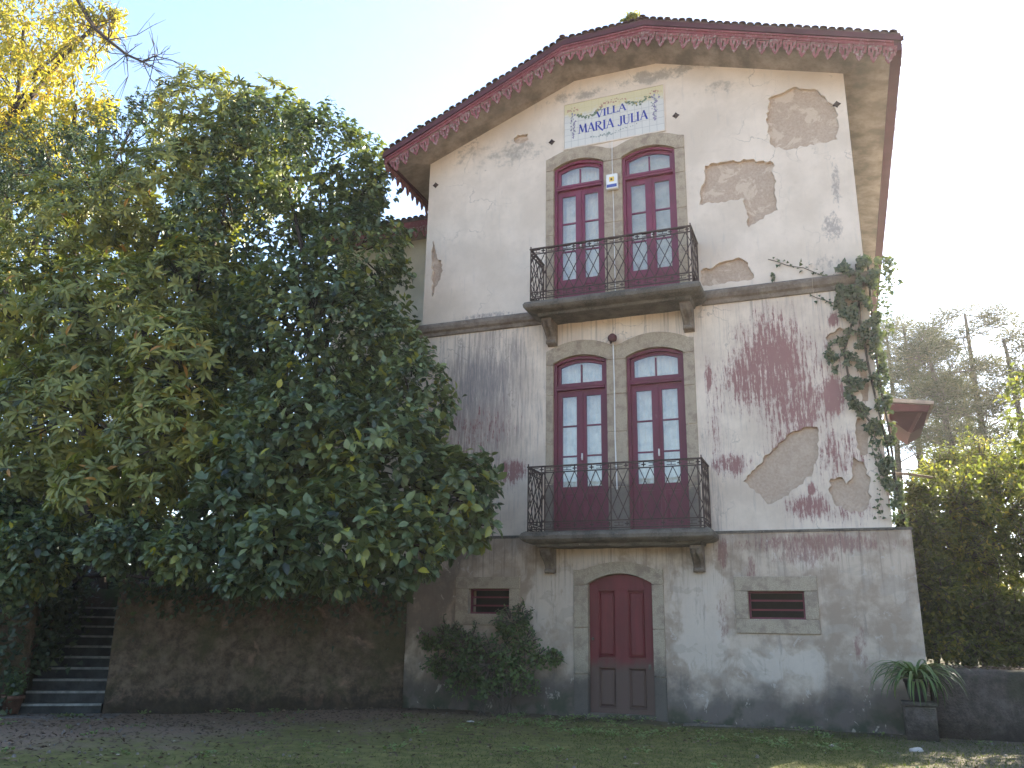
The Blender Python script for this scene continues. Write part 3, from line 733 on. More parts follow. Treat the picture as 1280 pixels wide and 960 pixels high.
while x < XL-.08:
    dup(tile0, villa, M4=Matrix.Translation((x, WY-.46, 10.61))); x += .158
block(rect(-4.9, -4.2, 9.55, 9.68), WY-.05, WY+.02, 'wing_window_lintel')

# ================================================================ things on the facade
plq = thing('name_plaque', 'hand painted tile plaque reading VILLA MARIA JULIA above the top windows', 'sign', (.2155, 0, 10.55))
t = NT('glazed_tile')
b = t.n('ShaderNodeTexBrick', {'offset': 0.0}, Vector=t.n('ShaderNodeMapping', None, Vector=t.n('ShaderNodeCombineXYZ', None, X=t.x(), Y=t.z()).outputs[0], Location=(.79, -10.55, 0)).outputs[0], Scale=1.0, Mortar_Size=.004)
b.inputs['Brick Width'].default_value = .1436; b.inputs['Row Height'].default_value = .143
t.set(b.inputs['Color1'], (.62, .58, .50)); t.set(b.inputs['Color2'], (.58, .54, .47)); t.set(b.inputs['Mortar'], (.40, .37, .33))
yel = t.ramp(t.math('ADD', t.z(), t.math('MULTIPLY', t.noise(5, 5), .5)), 11.45, 11.62)
c = t.mix(t.math('MULTIPLY', yel, .75), b.outputs[0], (.60, .49, .22))
c = t.mix(t.ramp(t.noise(7, 6, .7), .55, .75, 0, .5), c, (.56, .52, .46))
MT['azulejo'] = t.done(c, .35, None, .4)
for nm, col in (('cobalt', (.035, .045, .30)), ('garland', (.17, .21, .13)), ('rose', (.46, .24, .17)), ('violet', (.26, .22, .30)), ('ochre', (.50, .38, .14)), ('sage', (.30, .33, .29))):
    MT[nm] = simple('painted_'+nm, col, .4, .35, 18)
PX0, PX1, PZ0, PZ1 = -.79, 1.221, 10.55, 11.55
MB().box(PX0, PX1, -.022, -.001, PZ0, PZ1).build('tile_panel', MT['azulejo'], plq)
fr = MB()
for a in ((PX0, PX1, PZ0-.03, PZ0-.002), (PX0, PX1, PZ1+.002, PZ1+.02), (PX0-.02, PX0-.002, PZ0-.03, PZ1+.02), (PX1+.002, PX1+.02, PZ0-.03, PZ1+.02)): fr.box(a[0], a[1], -.03, -.001, a[2], a[3])
fr.build('plaque_border', MT['up'], plq)
def stroke(mb, pts, w, y=-.0235, th=.002):
    """flat brush stroke with its own width at every point"""
    pts = [Vector(p) for p in pts]; L, Rr = [], []
    for i, p in enumerate(pts):
        d = (pts[min(i+1, len(pts)-1)]-pts[max(i-1, 0)]).normalized(); nn = Vector((-d.y, d.x)); ww = w[i] if isinstance(w, (list, tuple)) else w
        L.append(p+nn*ww/2); Rr.append(p-nn*ww/2)
    for i in range(len(pts)-1):
        q = [L[i], L[i+1], Rr[i+1], Rr[i]]
        mb.add([(v.x, y, v.y) for v in q]+[(v.x, y+th, v.y) for v in q], [(3, 2, 1, 0), (4, 5, 6, 7), (0, 1, 5, 4), (2, 3, 7, 6), (1, 2, 6, 5), (3, 0, 4, 7)])
def curve(p, n=8):
    p = [Vector(q) for q in p]; out = []
    for i in range(n+1):
        t = i/n
        if len(p) == 3: out.append((1-t)**2*p[0]+2*t*(1-t)*p[1]+t*t*p[2])
        else: out.append((1-t)**3*p[0]+3*t*(1-t)**2*p[1]+3*t*t*(1-t)*p[2]+t**3*p[3])
    return out
K, H_ = .20, .075     # thick and thin stroke widths as a share of the letter height
def glyph(ch):
    T, t_ = K, H_; S_ = []
    def serif(x, z, w=.16): S_.append(([(x-w, z), (x+w, z)], .06))
    if ch == 'M':
        S_ += [([(0, 0), (.10, 1)], t_), ([(.10, 1), (.42, .12)], T), ([(.42, .12), (.74, 1)], t_), ([(.74, 1), (.84, 0)], T)]; serif(0, .02, .12); serif(.86, .02, .14); adv = 1.05
    elif ch == 'A':
        S_ += [([(0, 0), (.36, 1)], t_), ([(.36, 1), (.72, 0)], T), ([(.14, .36), (.56, .36)], t_)]; serif(0, .02, .11); serif(.73, .02, .13); adv = .90
    elif ch == 'R':
        S_ += [([(.08, 0), (.08, 1)], T), (curve([(.08, .96), (.80, 1.06), (.72, .45), (.08, .50)], 10), [t_, t_, .1, .14, .17, .18, .16, .12, t_, t_, t_]), (curve([(.30, .50), (.46, .2), (.86, -.12)], 6), T*.9)]; serif(.08, .02, .14); adv = .92
    elif ch == 'I':
        S_ += [([(.1, 0), (.1, 1)], T)]; serif(.1, .02); serif(.1, .98); adv = .40
    elif ch == 'J':
        S_ += [([(.34, 1), (.34, .2)], T), (curve([(.34, .2), (.30, -.14), (.0, -.06), (-.02, .14)], 8), [T, T*.8, .13, .1, .09, .1, .13, .15, .1])]; serif(.34, .98); adv = .62
    elif ch == 'U':
        S_ += [([(.06, 1), (.06, .34)], T), (curve([(.06, .34), (.08, -.10), (.60, -.10), (.62, .34)], 9), [T, .17, .13, .1, .09, .085, t_, t_, t_, t_]), ([(.62, .34), (.62, 1)], t_)]; serif(.06, .98); serif(.62, .98, .13); adv = .88
    elif ch == 'L':
        S_ += [([(.08, 0), (.08, 1)], T), ([(.08, .04), (.52, .04)], t_), ([(.52, 0), (.55, .24)], t_)]; serif(.08, .98); adv = .66
    elif ch == 'V':
        S_ += [([(0, 1), (.34, 0)], T), ([(.34, 0), (.66, 1)], t_)]; serif(0, .98, .13); serif(.66, .98, .11); adv = .82
    else: adv = .42
    return S_, adv
def word(text, x0, z0, h, wid, rise=0.0, dip=0.0):
    tot = sum(glyph(c)[1] for c in text); sx = wid/tot; x = 0
    for c in text:
        S_, adv = glyph(c)
        if S_:
            m = MB(); u = (x+adv/2)/tot; zc = z0+rise*u+dip*(1-(2*u-1)**2)
            for p, wd in S_:
                stroke(m, [(x0+(x+q[0])*sx, zc+q[1]*h) for q in p], [k*(sx+h)/2*.95 for k in wd] if isinstance(wd, (list, tuple)) else wd*(sx+h)/2*.95)
            m.build('letter', MT['cobalt'], plq)
        x += adv
word('MARIA JULIA', -.48, 10.83, .205, 1.40, .04, -.02)
word('VILLA', -.12, 11.10, .165, .62, .05, .015)
def daub(mat, pts, r0, name):
    m = MB()
    for (x, z) in pts:
        r = r0*random.uniform(.6, 1.3); k = 7; a0 = random.random()*6
        poly = [(x+r*random.uniform(.7, 1.2)*math.cos(a0+2*math.pi*i/k), z+r*random.uniform(.7, 1.2)*math.sin(a0+2*math.pi*i/k)) for i in range(k)]
        y = -.0232-random.random()*.0018; m.add([(a, y, b) for a, b in poly], [tuple(range(k))])
    m.build(name, mat, plq)['kind'] = 'stuff'
def along(p, n, j): return [(q.x+random.gauss(0, j), q.y+random.gauss(0, j)) for q in curve(p, n)]
daub(MT['garland'], along([(-.50, 11.28), (-.28, 11.05), (-.05, 11.32)], 26, .02)+along([(.48, 11.34), (.72, 11.16), (.95, 11.38)], 26, .02), .026, 'garland')
daub(MT['ochre'], along([(-.48, 11.27), (-.28, 11.08), (-.08, 11.30)], 9, .02)+along([(.50, 11.33), (.72, 11.2), (.93, 11.36)], 9, .02), .018, 'garland_fruit')
daub(MT['rose'], along([(-.08, 11.32), (.05, 11.47), (.22, 11.40), (.48, 11.42)], 26, .022)+along([(-.72, 11.38), (-.60, 11.43), (-.50, 11.36)], 12, .02)+along([(.95, 11.42), (1.05, 11.47), (1.15, 11.40)], 12, .02), .016, 'ribbon')
daub(MT['violet'], [(-.61+random.gauss(0, .035*(1-.7*t)), 11.30-.55*t) for t in [i/26 for i in range(27)]]+[(1.04+random.gauss(0, .035*(1-.7*t)), 11.36-.55*t) for t in [i/26 for i in range(27)]], .020, 'side_drop')
daub(MT['sage'], [(-.61+random.gauss(0, .03), 11.32-.5*i/14) for i in range(15)]+[(1.04+random.gauss(0, .03), 11.38-.5*i/14) for i in range(15)]+along([(-.28, 10.70), (.15, 10.62), (.2, 10.76), (.68, 10.78)], 22, .018)+[(.12+random.gauss(0, .05), 10.71+random.gauss(0, .025)) for i in range(12)], .016, 'side_leaf')

ab = thing('alarm_box', 'white alarm siren box with yellow and blue print between the top windows', 'alarm', (.18, -.03, 9.40))
MB().box(.075, .30, -.12, -.032, 9.43, 9.75).build('casing', MT['white'], ab, bevel=.015)
MB().box(.14, .235, -.1235, -.1205, 9.58, 9.68).build('logo', MT['yellow'], ab); MB().box(.165, .20, -.1255, -.124, 9.605, 9.65).build('emblem', MT['iron'], ab)
MB().box(.09, .285, -.1235, -.1205, 9.46, 9.525).build('print_band', MT['bluep'], ab)
m = MB(); m.tube([(.19, -.045, 9.752), (.187, -.045, 10.1), (.192, -.045, 10.50)], [.007]*3, 5); m.tube([(.19, -.04, 9.43), (.197, -.04, 9.0), (.195, -.04, 8.55), (.2, -.04, 7.2)], [.007]*4, 5)
tag(m.build('alarm_cable', MT['white']), 'thin white cable running above and below the alarm box', 'cable')
lp = thing('outdoor_lamp', 'small dark round lamp above the lower pair of windows', 'lamp', (.155, 0, 6.36))
MB().bar((.155, .0, 6.42), (.155, -.14, 6.42), .018, 8).build('bracket', MT['iron'], lp)
MB().lathe((.155, -.15, 6.33), [(.02, 0), (.07, .015), (.085, .06), (.08, .10), (.04, .14), (.02, .15)], 14).build('shade', MT['fasciad'], lp, smooth=True)
MB().bar((.10, -.06, 6.33), (.10, -.03, 6.40), .02, 6).build('cable_gland', MT['iron'], lp)
m = MB(); m.tube([(.14, -.045, 6.34), (.15, -.045, 5.6), (.145, -.045, 4.6), (.165, -.045, 3.66)], [.011]*4, 6)
tag(m.build('hanging_cable', MT['white']), 'white cable hanging down the stone between the lower windows', 'cable')


# ================================================================ the ground, terraces, hills
def gz(x, y):
    """height of the yard"""
    s = min(1, max(0, (-2.5-x)/5.5)); s = s*s*(3-2*s)
    return -.04-.10*s*min(1, max(0, (y+9)/6))
W0, W1 = np.array([-3.77, -.10]), np.array([-7.75, -2.92])      # retaining wall, front face
def ground_mat():
    t = NT('yard_ground')
    a = t.noise(.8, 6, .65); b = t.noise(5, 6, .7); f = t.noise(45, 5, .75); fl = t.noise(24, 3, .6)
    dirt = t.mix(t.ramp(f, .3, .7), (.165, .105, .068), (.31, .215, .145))
    dirt = t.mix(t.ramp(fl, .60, .68, 0, .7), dirt, (.22, .17, .13))
    moss = t.mix(t.ramp(b, .35, .7), (.10, .10, .03), (.20, .178, .058))
    moss = t.mix(t.ramp(f, .5, .8, 0, .6), moss, (.10, .08, .04))
    sep = t.n('ShaderNodeSeparateXYZ', None, Vector=t.pos)
    # mossy turf on the house side, trodden earth and leaf litter by the retaining wall
    side = t.math('ADD', t.math('MULTIPLY', sep.outputs[0], .16), t.math('MULTIPLY', sep.outputs[1], -.10))
    k = t.math('ADD', t.math('ADD', side, .25), t.math('MULTIPLY', t.math('SUBTRACT', a, .5), 1.5))
    k = t.math('ADD', k, t.math('MULTIPLY', t.math('SUBTRACT', b, .5), .6))
    c = t.mix(t.ramp(k, -.25, .35), dirt, moss)
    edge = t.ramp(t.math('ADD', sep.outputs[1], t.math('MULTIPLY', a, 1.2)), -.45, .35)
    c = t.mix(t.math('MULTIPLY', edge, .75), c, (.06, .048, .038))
    right = t.ramp(t.math('ADD', sep.outputs[0], t.math('MULTIPLY', b, 1.4)), 4.2, 5.6)
    c = t.mix(t.math('MULTIPLY', right, .7), c, (.15, .12, .10))
    bounce_ground = t.ramp(t.math('ADD', sep.outputs[1], t.math('MULTIPLY', a, 2.0)), -9.5, -11.5)  # pale ground out of view, added to bounce warm light onto the facade
    c = t.mix(bounce_ground, c, t.mix(t.ramp(f, .3, .7), (.27, .20, .14), (.40, .31, .22)))
    return t.done(c, .95, t.bump(t.math('ADD', f, b), .8, .02), .15)
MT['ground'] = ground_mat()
def gridsheet(name, xs, ys, hf, mat):
    v = [(x, y, hf(x, y)) for y in ys for x in xs]; n = len(xs)
    f = [(j*n+i, j*n+i+1, (j+1)*n+i+1, (j+1)*n+i) for j in range(len(ys)-1) for i in range(n-1)]
    return kind(obj(name, v, f, mat, None, True), 'structure')
def axis(lo, hi, step, far):
    a = list(np.arange(lo, hi+1e-6, step)); e = []; d = step; x = hi
    while x < far: d *= 1.5; x = min(x+d, far); e.append(x)
    g = []; d = step; x = lo
    while x > -far: d *= 1.5; x = max(x-d, -far); g.append(x)
    return g[::-1]+a+e
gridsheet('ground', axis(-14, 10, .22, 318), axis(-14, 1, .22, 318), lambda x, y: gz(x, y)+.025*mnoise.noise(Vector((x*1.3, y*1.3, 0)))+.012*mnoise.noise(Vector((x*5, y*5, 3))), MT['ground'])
def soil_mat():
    t = NT('terrace_soil'); f = t.noise(30, 6, .75); b = t.noise(2, 5)
    c = t.mix(t.ramp(f, .35, .7), (.06, .042, .028), (.13, .095, .065)); c = t.mix(t.ramp(b, .40, .6, 0, .85), c, (.05, .065, .022))
    return t.done(c, .95, t.bump(f, .8, .03), .1)
MT['soil'] = soil_mat()
# raised gardens either side of the house
obj_t = obj('terrace', [(4.74, .12, .84), (60, .12, .84), (60, 90, .9), (4.74, 90, .9), (4.74, .12, -.5), (60, .12, -.5), (60, 90, -.5), (4.74, 90, -.5)], [(0, 1, 2, 3), (0, 4, 5, 1), (0, 3, 7, 4)], MT['soil']); kind(obj_t, 'structure')
TZ = 1.95
SU = (W1-W0)/np.linalg.norm(W1-W0); SV = np.array([SU[1], -SU[0]])      # along the wall, up the steps
SV = SV if SV[1] > 0 else -SV
def uv(u, v): return W1+SU*u+SV*v
SW = 1.25
tv = [(-3.80, .15), tuple(uv(-.05, .2)), tuple(uv(-.05, 3.3)), tuple(uv(SW+.1, 3.3)), tuple(uv(SW+.1, .4)), tuple(uv(9, .5)), (-60, -6), (-60, 90), (-3.80, 90)]
nt_ = len(tv)
kind(obj('terrace', [(x, y, TZ) for x, y in tv]+[(x, y, -.6) for x, y in tv], [tuple(range(nt_))]+[(i, i+nt_, (i+1) % nt_+nt_, (i+1) % nt_) for i in range(nt_)], MT['soil']), 'structure')
def hill_mat():
    t = NT('wooded_hill'); f = t.noise(.06, 6, .7); g = t.noise(.4, 4, .7)
    c = t.mix(t.ramp(f, .4, .65), (.035, .055, .022), (.10, .11, .045)); c = t.mix(t.ramp(g, .5, .75, 0, .5), c, (.03, .04, .02))
    return t.done(c, .95, t.bump(g, 1, 2), .1)
MT['hill'] = hill_mat()
hv = []; NA = 90
for ring in ((170, -2, 0), (205, .35, 1), (250, .6, 1), (335, .5, 1)):
    for k in range(NA):
        a = 2*math.pi*k/NA; h = 16+16*mnoise.noise(Vector((math.cos(a)*2.2, math.sin(a)*2.2, 4)))+7*mnoise.noise(Vector((math.cos(a)*7, math.sin(a)*7, 1)))
        hv.append((ring[0]*math.cos(a), ring[0]*math.sin(a), ring[1]*h*(1+2.6*max(0, -math.sin(a))**.7) if ring[2] else -3))
kind(obj('hills', hv, [(r*NA+k, r*NA+(k+1) % NA, (r+1)*NA+(k+1) % NA, (r+1)*NA+k) for r in range(3) for k in range(NA)], MT['hill'], None, True), 'structure')

# ---- retaining wall
def oldwall(dark=(.085, .06, .04), light=(.22, .155, .10), pale=(.33, .20, .135), green=(.085, .08, .034)):
    t = NT('old_wall'); a = t.noise(1.4, 6, .7); b = t.noise(6, 7, .75); f = t.noise(32, 5, .75)
    c = t.mix(t.ramp(b, .35, .68), dark, light); c = t.mix(t.ramp(t.noise(1.9, 6, .65, (1, 1, 1), .6), .57, .66, 0, .7), c, pale)
    c = t.mix(t.ramp(a, .45, .65, 0, .65), c, green); c = t.mix(t.ramp(f, .6, .75, 0, .5), c, tuple(v*1.6 for v in light))
    zz = t.math('ADD', t.z(), t.math('MULTIPLY', t.math('SUBTRACT', b, .5), .5))
    c = t.mix(t.ramp(zz, .35, .0, 0, .7), c, (.03, .024, .018))
    return t.done(c, .95, t.bump(t.math('ADD', b, f), 1, .03), .15)
MT['oldwall'] = oldwall()
def wallgrid(name, A, B, z0, z1, thick, mat, step=.12, amp=.05, seed=0, label='', cat='wall'):
    """rough masonry wall: front face displaced, coping rounded"""
    A, B = Vector(A), Vector(B); L = (B-A).length; d = (B-A)/L; nn = Vector((d.y, -d.x))
    if nn.y > 0: nn = -nn
    n = max(2, int(L/step)); prof = []
    m = max(3, int((z1-z0)/step))
    for j in range(m+1): prof.append((0.0, z0+(z1-z0)*j/m))
    for u in (.15, .5, .85, 1.0): prof.append((-thick*u, z1+.03*math.sin(u*math.pi)))
    prof.append((-thick, z0)); v = []
    for i in range(n+1):
        p = A+d*L*i/n
        for (o, z) in prof:
            q = Vector((p.x*1.7, p.y*1.7, z*1.7+seed)); k = amp*mnoise.noise(q)+amp*.55*mnoise.noise(q*3.1)+.25*amp*mnoise.noise(q*8)
            if amp > .05:
                vd = mnoise.voronoi(Vector((p.x*3.1+.3*mnoise.noise(q*2), p.y*3.1, z*4.2)))[0]; k += .05*(min(.35, vd[1]-vd[0])/.35-.6)
            dz = amp*.9*mnoise.noise(q*1.3+Vector((5, 5, 5))) if z >= z1-.01 else 0
            v.append((p.x+nn.x*(o+k), p.y+nn.y*(o+k), z+dz))
    k = len(prof); f = [(i*k+j, (i+1)*k+j, (i+1)*k+j+1, i*k+j+1) for i in range(n) for j in range(k-1)]
    f += [tuple(range(k-1, -1, -1)), tuple(range(n*k, n*k+k))]
    o = obj(name, v, f, mat, None, True)
    bm = bmesh.new(); bm.from_mesh(o.data); bmesh.ops.recalc_face_normals(bm, faces=bm.faces); bm.to_mesh(o.data); bm.free()
    return tag(o, label, cat)
wallgrid('retaining_wall', W0, W1, -.4, 2.0, .45, MT['oldwall'], .06, .085, 1, 'dark mossy rubble retaining wall between the stone steps and the villa')
MT['oldwall2'] = oldwall((.075, .062, .052), (.15, .125, .105), (.20, .165, .135), (.06, .062, .035))
wallgrid('garden_wall', (4.74, -.16), (9.5, -.10), -.35, .86, .30, MT['oldwall2'], .12, .018, 5, 'low dirty garden wall running right from the corner of the villa')
# side face of the retaining wall beside the steps
wallgrid('step_side_wall', uv(.0, .36), uv(.0, 3.4), -.4, 2.0, .3, MT['oldwall'], .15, .02, 9, 'dark side wall flanking the right of the stone steps')
# ---- steps up to the terrace
MT['step'] = simple('step_slate', (.05, .05, .045), .85, .45, 5, .2, 0, .5); MT['nosing'] = simple('pale_nosing', (.24, .235, .205), .85, .35, 9)  # dark treads, paler strip along each front edge
c0 = uv(SW/2, 0)
st = thing('stone_steps', 'flight of dark stone steps with pale edges climbing left of the retaining wall', 'steps', (float(c0[0]), float(c0[1]), -.12))
def uvbox(u0, u1, v0, v1, z0, z1):
    m = MB(); q = [uv(u0, v0), uv(u1, v0), uv(u1, v1), uv(u0, v1)]
    m.add([(*p, z0) for p in q]+[(*p, z1) for p in q], [(0, 1, 2, 3), (7, 6, 5, 4), (0, 4, 5, 1), (1, 5, 6, 2), (2, 6, 7, 3), (3, 7, 4, 0)]); return m
for i in range(10):
    v_ = .05+.285*i; z = -.14+.172*(i+1)
    stp = uvbox(.03, SW, v_, v_+.34, z-.30, z-.002).build('step', MT['step'], st)
    nz = uvbox(.034, SW, v_-.03, v_+.035, z-.032, z+.004).build('nosing', MT['nosing']); nz.parent = stp
ld = [uv(-.3, -.75), uv(SW+.2, -.75), uv(SW+.2, .1), uv(-.3, .1)]
zl_ = gz(-8, -3)+.022
kind(obj('paved_landing', [(*p, zl_) for p in ld]+[(*p, -.4) for p in ld], [(3, 2, 1, 0), (0, 1, 5, 4), (1, 2, 6, 5), (3, 0, 4, 7)], simple('landing_stone', (.19, .155, .125), .9, .4, 6)), 'structure')
wallgrid('step_bank_wall', uv(SW+.02, .05), uv(7, -.2), -.4, 1.5, .5, MT['oldwall'], .15, .09, 3, 'low ivy grown bank wall left of the stone steps')
wallgrid('step_parapet', uv(SW+.40, .5), uv(SW+.40, 3.3), -.4, 2.05, .3, MT['oldwall'], .15, .05, 12, 'rough side wall along the left of the stone steps')

# ================================================================ foliage
def norm(a): return a/np.maximum(np.linalg.norm(a, axis=-1, keepdims=True), 1e-9)
def rand_dirs(n): return norm(rng.normal(size=(n, 3)))
LT = {  # leaf outlines: (side, along, up) and faces
 'ovate': (np.array([(0, 0, 0), (.5, .32, .10), (0, .32, 0), (-.5, .32, .10), (.42, .66, .06), (0, .68, -.02), (-.42, .66, .06), (0, 1, -.10)]), [(0, 1, 2), (0, 2, 3), (1, 4, 5, 2), (2, 5, 6, 3), (4, 7, 5), (5, 7, 6)]),
 'lance': (np.array([(0, 0, 0), (.40, .28, .08), (0, .28, 0), (-.40, .28, .08), (.5, .62, .02), (0, .64, -.05), (-.5, .62, .02), (0, 1, -.20)]), [(0, 1, 2), (0, 2, 3), (1, 4, 5, 2), (2, 5, 6, 3), (4, 7, 5), (5, 7, 6)]),
 'simple': (np.array([(0, 0, 0), (.5, .5, .08), (0, 1, -.05), (-.5, .5, .08)]), [(0, 1, 2), (0, 2, 3)]),
 'needle': (np.array([(-.5, 0, 0), (.5, 0, 0), (0, 1, -.06)]), [(0, 1, 2)]),
 'ivy': (np.array([(0, 0, 0), (.5, .12, .03), (.34, .45, .05), (0, 1, -.05), (-.34, .45, .05), (-.5, .12, .03), (0, .4, 0)]), [(0, 1, 2, 6), (6, 2, 3), (6, 3, 4), (0, 6, 4, 5)]),
}
def basis(D, N):
    D = norm(D); s = norm(np.cross(D, N)); n = np.cross(s, D)
    return s, D, n
def leaf_cloud(name, P, D, N, L, Wd, tint, shape, mat, parent):
    """every leaf a small folded blade of its own"""
    tv, tf = LT[shape]; k = len(tv); n = len(P)
    s, d, u = basis(D, N); L = np.broadcast_to(L, n); Wd = np.broadcast_to(Wd, n)
    V = P[:, None, :]+tv[None, :, 0, None]*s[:, None, :]*Wd[:, None, None]+tv[None, :, 1, None]*d[:, None, :]*L[:, None, None]+tv[None, :, 2, None]*u[:, None, :]*L[:, None, None]
    V = V.reshape(-1, 3)
    me = bpy.data.meshes.new(name); me.vertices.add(len(V)); me.vertices.foreach_set('co', V.astype(np.float32).ravel())
    loops = np.concatenate([np.array(f) for f in tf]); sizes = np.array([len(f) for f in tf])
    li = (np.arange(n)[:, None]*k+loops[None, :]).ravel(); sz = np.tile(sizes, n); stt = np.concatenate([[0], np.cumsum(sz)[:-1]])
    me.loops.add(len(li)); me.loops.foreach_set('vertex_index', li.astype(np.int32))
    me.polygons.add(len(sz)); me.polygons.foreach_set('loop_start', stt.astype(np.int32))
    me.update(calc_edges=True)
    at_ = me.attributes.new('tint', 'FLOAT', 'POINT'); at_.data.foreach_set('value', np.repeat(tint, k).astype(np.float32))
    me.materials.append(mat); me.shade_smooth() if shape in ('ovate', 'lance', 'ivy') else None
    return link(bpy.data.objects.new(name, me), parent)
_proto = {}
def leaf_objects(P, D, N, L, Wd, tint, shape, mat, parent, name='leaf'):
    """the nearest leaves, each an object sharing one of a few meshes"""
    tv, tf = LT[shape]; s, d, u = basis(D, N)
    for i in range(len(P)):
        tb = round(float(np.clip(tint[i], 0, 1))*7)/7; key = (shape, mat.name, tb, name)
        if key not in _proto:
            me = bpy.data.meshes.new(name); me.from_pydata([tuple(map(float, q)) for q in tv], [], tf); me.update()
            a_ = me.attributes.new('tint', 'FLOAT', 'POINT'); a_.data.foreach_set('value', [tb]*len(tv)); me.materials.append(mat); me.shade_smooth(); _proto[key] = me
        o = bpy.data.objects.new(name, _proto[key]); COL.objects.link(o); o.parent = parent; o.matrix_parent_inverse = Matrix.Translation(-parent.location)
        a, b, c = s[i]*Wd[i], d[i]*L[i], u[i]*L[i]; p = P[i]
        o.matrix_basis = Matrix(((a[0], b[0], c[0], p[0]), (a[1], b[1], c[1], p[1]), (a[2], b[2], c[2], p[2]), (0, 0, 0, 1)))
def split_near(arrs, k=300):
    P, D = arrs[0], arrs[1]; v = P-CAM; dep = v@_fw; px = F*(v@_r2)/dep; py = F*(v@_u2)/dep
    inn = (np.abs(px) < 640) & (np.abs(py) < 480) & (dep > 0); size = np.where(inn, arrs[3]/dep, 0)
    # leaves on the near skin of the crown: nearest in each small cell of the view
    cell = (np.floor(px/14).astype(int)*4000+np.floor(py/14).astype(int)); order = np.lexsort((dep, cell)); first = np.ones(len(order), bool); first[1:] = cell[order][1:] != cell[order][:-1]
    front = np.zeros(len(P), bool); front[order[first]] = True
    sc = np.where(front & inn, size, 0); top = np.argsort(-sc)[:k]; top = top[sc[top] > 0]
    mk = np.zeros(len(P), bool); mk[top] = True
    return [a[mk] for a in arrs], [a[~mk] for a in arrs]
def crown_tips(blobs, n, ok=None, inner=.15, lump_=.30):
    """branch tips through a crown made of overlapping uneven lobes"""
    C_ = np.array([b[0] for b in blobs]); Rr = np.array([b[1] for b in blobs]); ar = (Rr[:, 0]*Rr[:, 1]+Rr[:, 0]*Rr[:, 2]+Rr[:, 1]*Rr[:, 2]); ar = ar/ar.sum()
    idx = rng.choice(len(blobs), size=n*2, p=ar); d = rand_dirs(len(idx))
    lump = np.array([mnoise.noise(Vector(q*2.3)+Vector((7.7*i % 31, 0, 0))) for q, i in zip(d, idx)])
    rad = np.where(rng.random(len(idx)) < inner, rng.uniform(.35, .8, len(idx)), rng.uniform(.80, 1.04, len(idx)))*(1+lump_*lump)
    P = C_[idx]+d*rad[:, None]*Rr[idx]
    keep = np.ones(len(P), bool)
    for c, r in zip(C_, Rr):
        q = np.linalg.norm((P-c)/r, axis=1); keep &= (q > .55) | (rng.random(len(P)) < inner*.8)
    view = norm(CAM-P); face = (d*view).sum(1); keep &= (face > -.25) | (rng.random(len(P)) < .35)
    if ok is not None: keep &= ok(P)
    P, d = P[keep][:n], d[keep][:n]
    return P, norm(d/Rr[idx][keep][:n])
def sprays(T, O, per, L, spread, whorl=False, up=.35, droop=.25, len_tw=.22):
    """leaves set along a twig (or in a whorl at its tip)"""
    n = len(T); ax = norm(O+np.array([0, 0, up])+rng.normal(scale=.35, size=(n, 3)))
    a = np.repeat(ax, per, 0); base = np.repeat(T, per, 0); k = len(a); j = np.tile(np.arange(per), n)
    ref = rng.normal(size=(k, 3)); side = norm(ref-(ref*a).sum(1, keepdims=True)*a)
    if whorl:
        ref0 = np.repeat(norm(np.cross(ax, rng.normal(size=(n, 3)))), per, 0); b2 = np.cross(a, ref0); th = j*2.399+rng.uniform(-.3, .3, k)
        side = np.cos(th)[:, None]*ref0+np.sin(th)[:, None]*b2
        D = norm(side*1.0+a*rng.uniform(.0, .75, k)[:, None]-np.array([0, 0, droop]))
        P = base+a*(rng.uniform(-.04, .02, k))[:, None]; N = norm(a+side*-.2+rng.normal(scale=.12, size=(k, 3)))
    else:
        t = (j+rng.random(k))/per
        P = base-a*((1-t)*len_tw)[:, None]+side*rng.uniform(0, spread, k)[:, None]
        D = norm(side*.9+a*rng.uniform(.1, .9, k)[:, None]-np.array([0, 0, 1])*rng.uniform(0, droop*2, k)[:, None])
        N = norm(a*.6+np.array([0, 0, .8])+rng.normal(scale=.35, size=(k, 3)))
    Ls = L*rng.uniform(.65, 1.15, k)
    return P, D, N, Ls
def limb(mb, a, b, r0, r1, bend=.12, n=6, sides=6):
    a, b = np.array(a, float), np.array(b, float); L = np.linalg.norm(b-a); off = rand_dirs(1)[0]*L*bend
    pts = [a+(b-a)*t+off*math.sin(math.pi*t)+rand_dirs(1)[0]*L*.018 for t in np.linspace(0, 1, n)]; pts[0] = a; pts[-1] = b
    mb.tube(pts, [r0+(r1-r0)*i/(n-1) for i in range(n)], sides); return pts
MT['bark'] = simple('grey_bark', (.10, .082, .066), .95, .5, 8, .1, 0, .8, (1, 1, .3))
MT['barkd'] = simple('dark_bark', (.05, .038, .03), .95, .5, 8, .1, 0, .8, (1, 1, .3))
MT['camellia'] = leaf_mat('camellia_leaf', [(0, (.015, .026, .016)), (.35, (.055, .082, .036)), (.75, (.135, .17, .070)), (.93, (.21, .235, .08)), (1, (.34, .31, .04))], .18, .38, .42)
MT['rhodo'] = leaf_mat('rhododendron_leaf', [(0, (.035, .050, .022)), (.35, (.115, .125, .034)), (.75, (.215, .225, .062)), (.94, (.30, .29, .07)), (.975, (.36, .28, .05)), (1, (.36, .18, .04))], .25, .48, .35)
MT['autumn'] = leaf_mat('autumn_leaf', [(0, (.14, .155, .02)), (.4, (.28, .26, .03)), (.8, (.42, .34, .036)), (1, (.44, .27, .035))], .45, .6, .15, (1.4, 1.35, .8))
MT['hedge'] = leaf_mat('hedge_leaf', [(0, (.04, .05, .018)), (.5, (.095, .11, .036)), (.85, (.18, .175, .045)), (1, (.30, .23, .07))], .5, .5, .3)
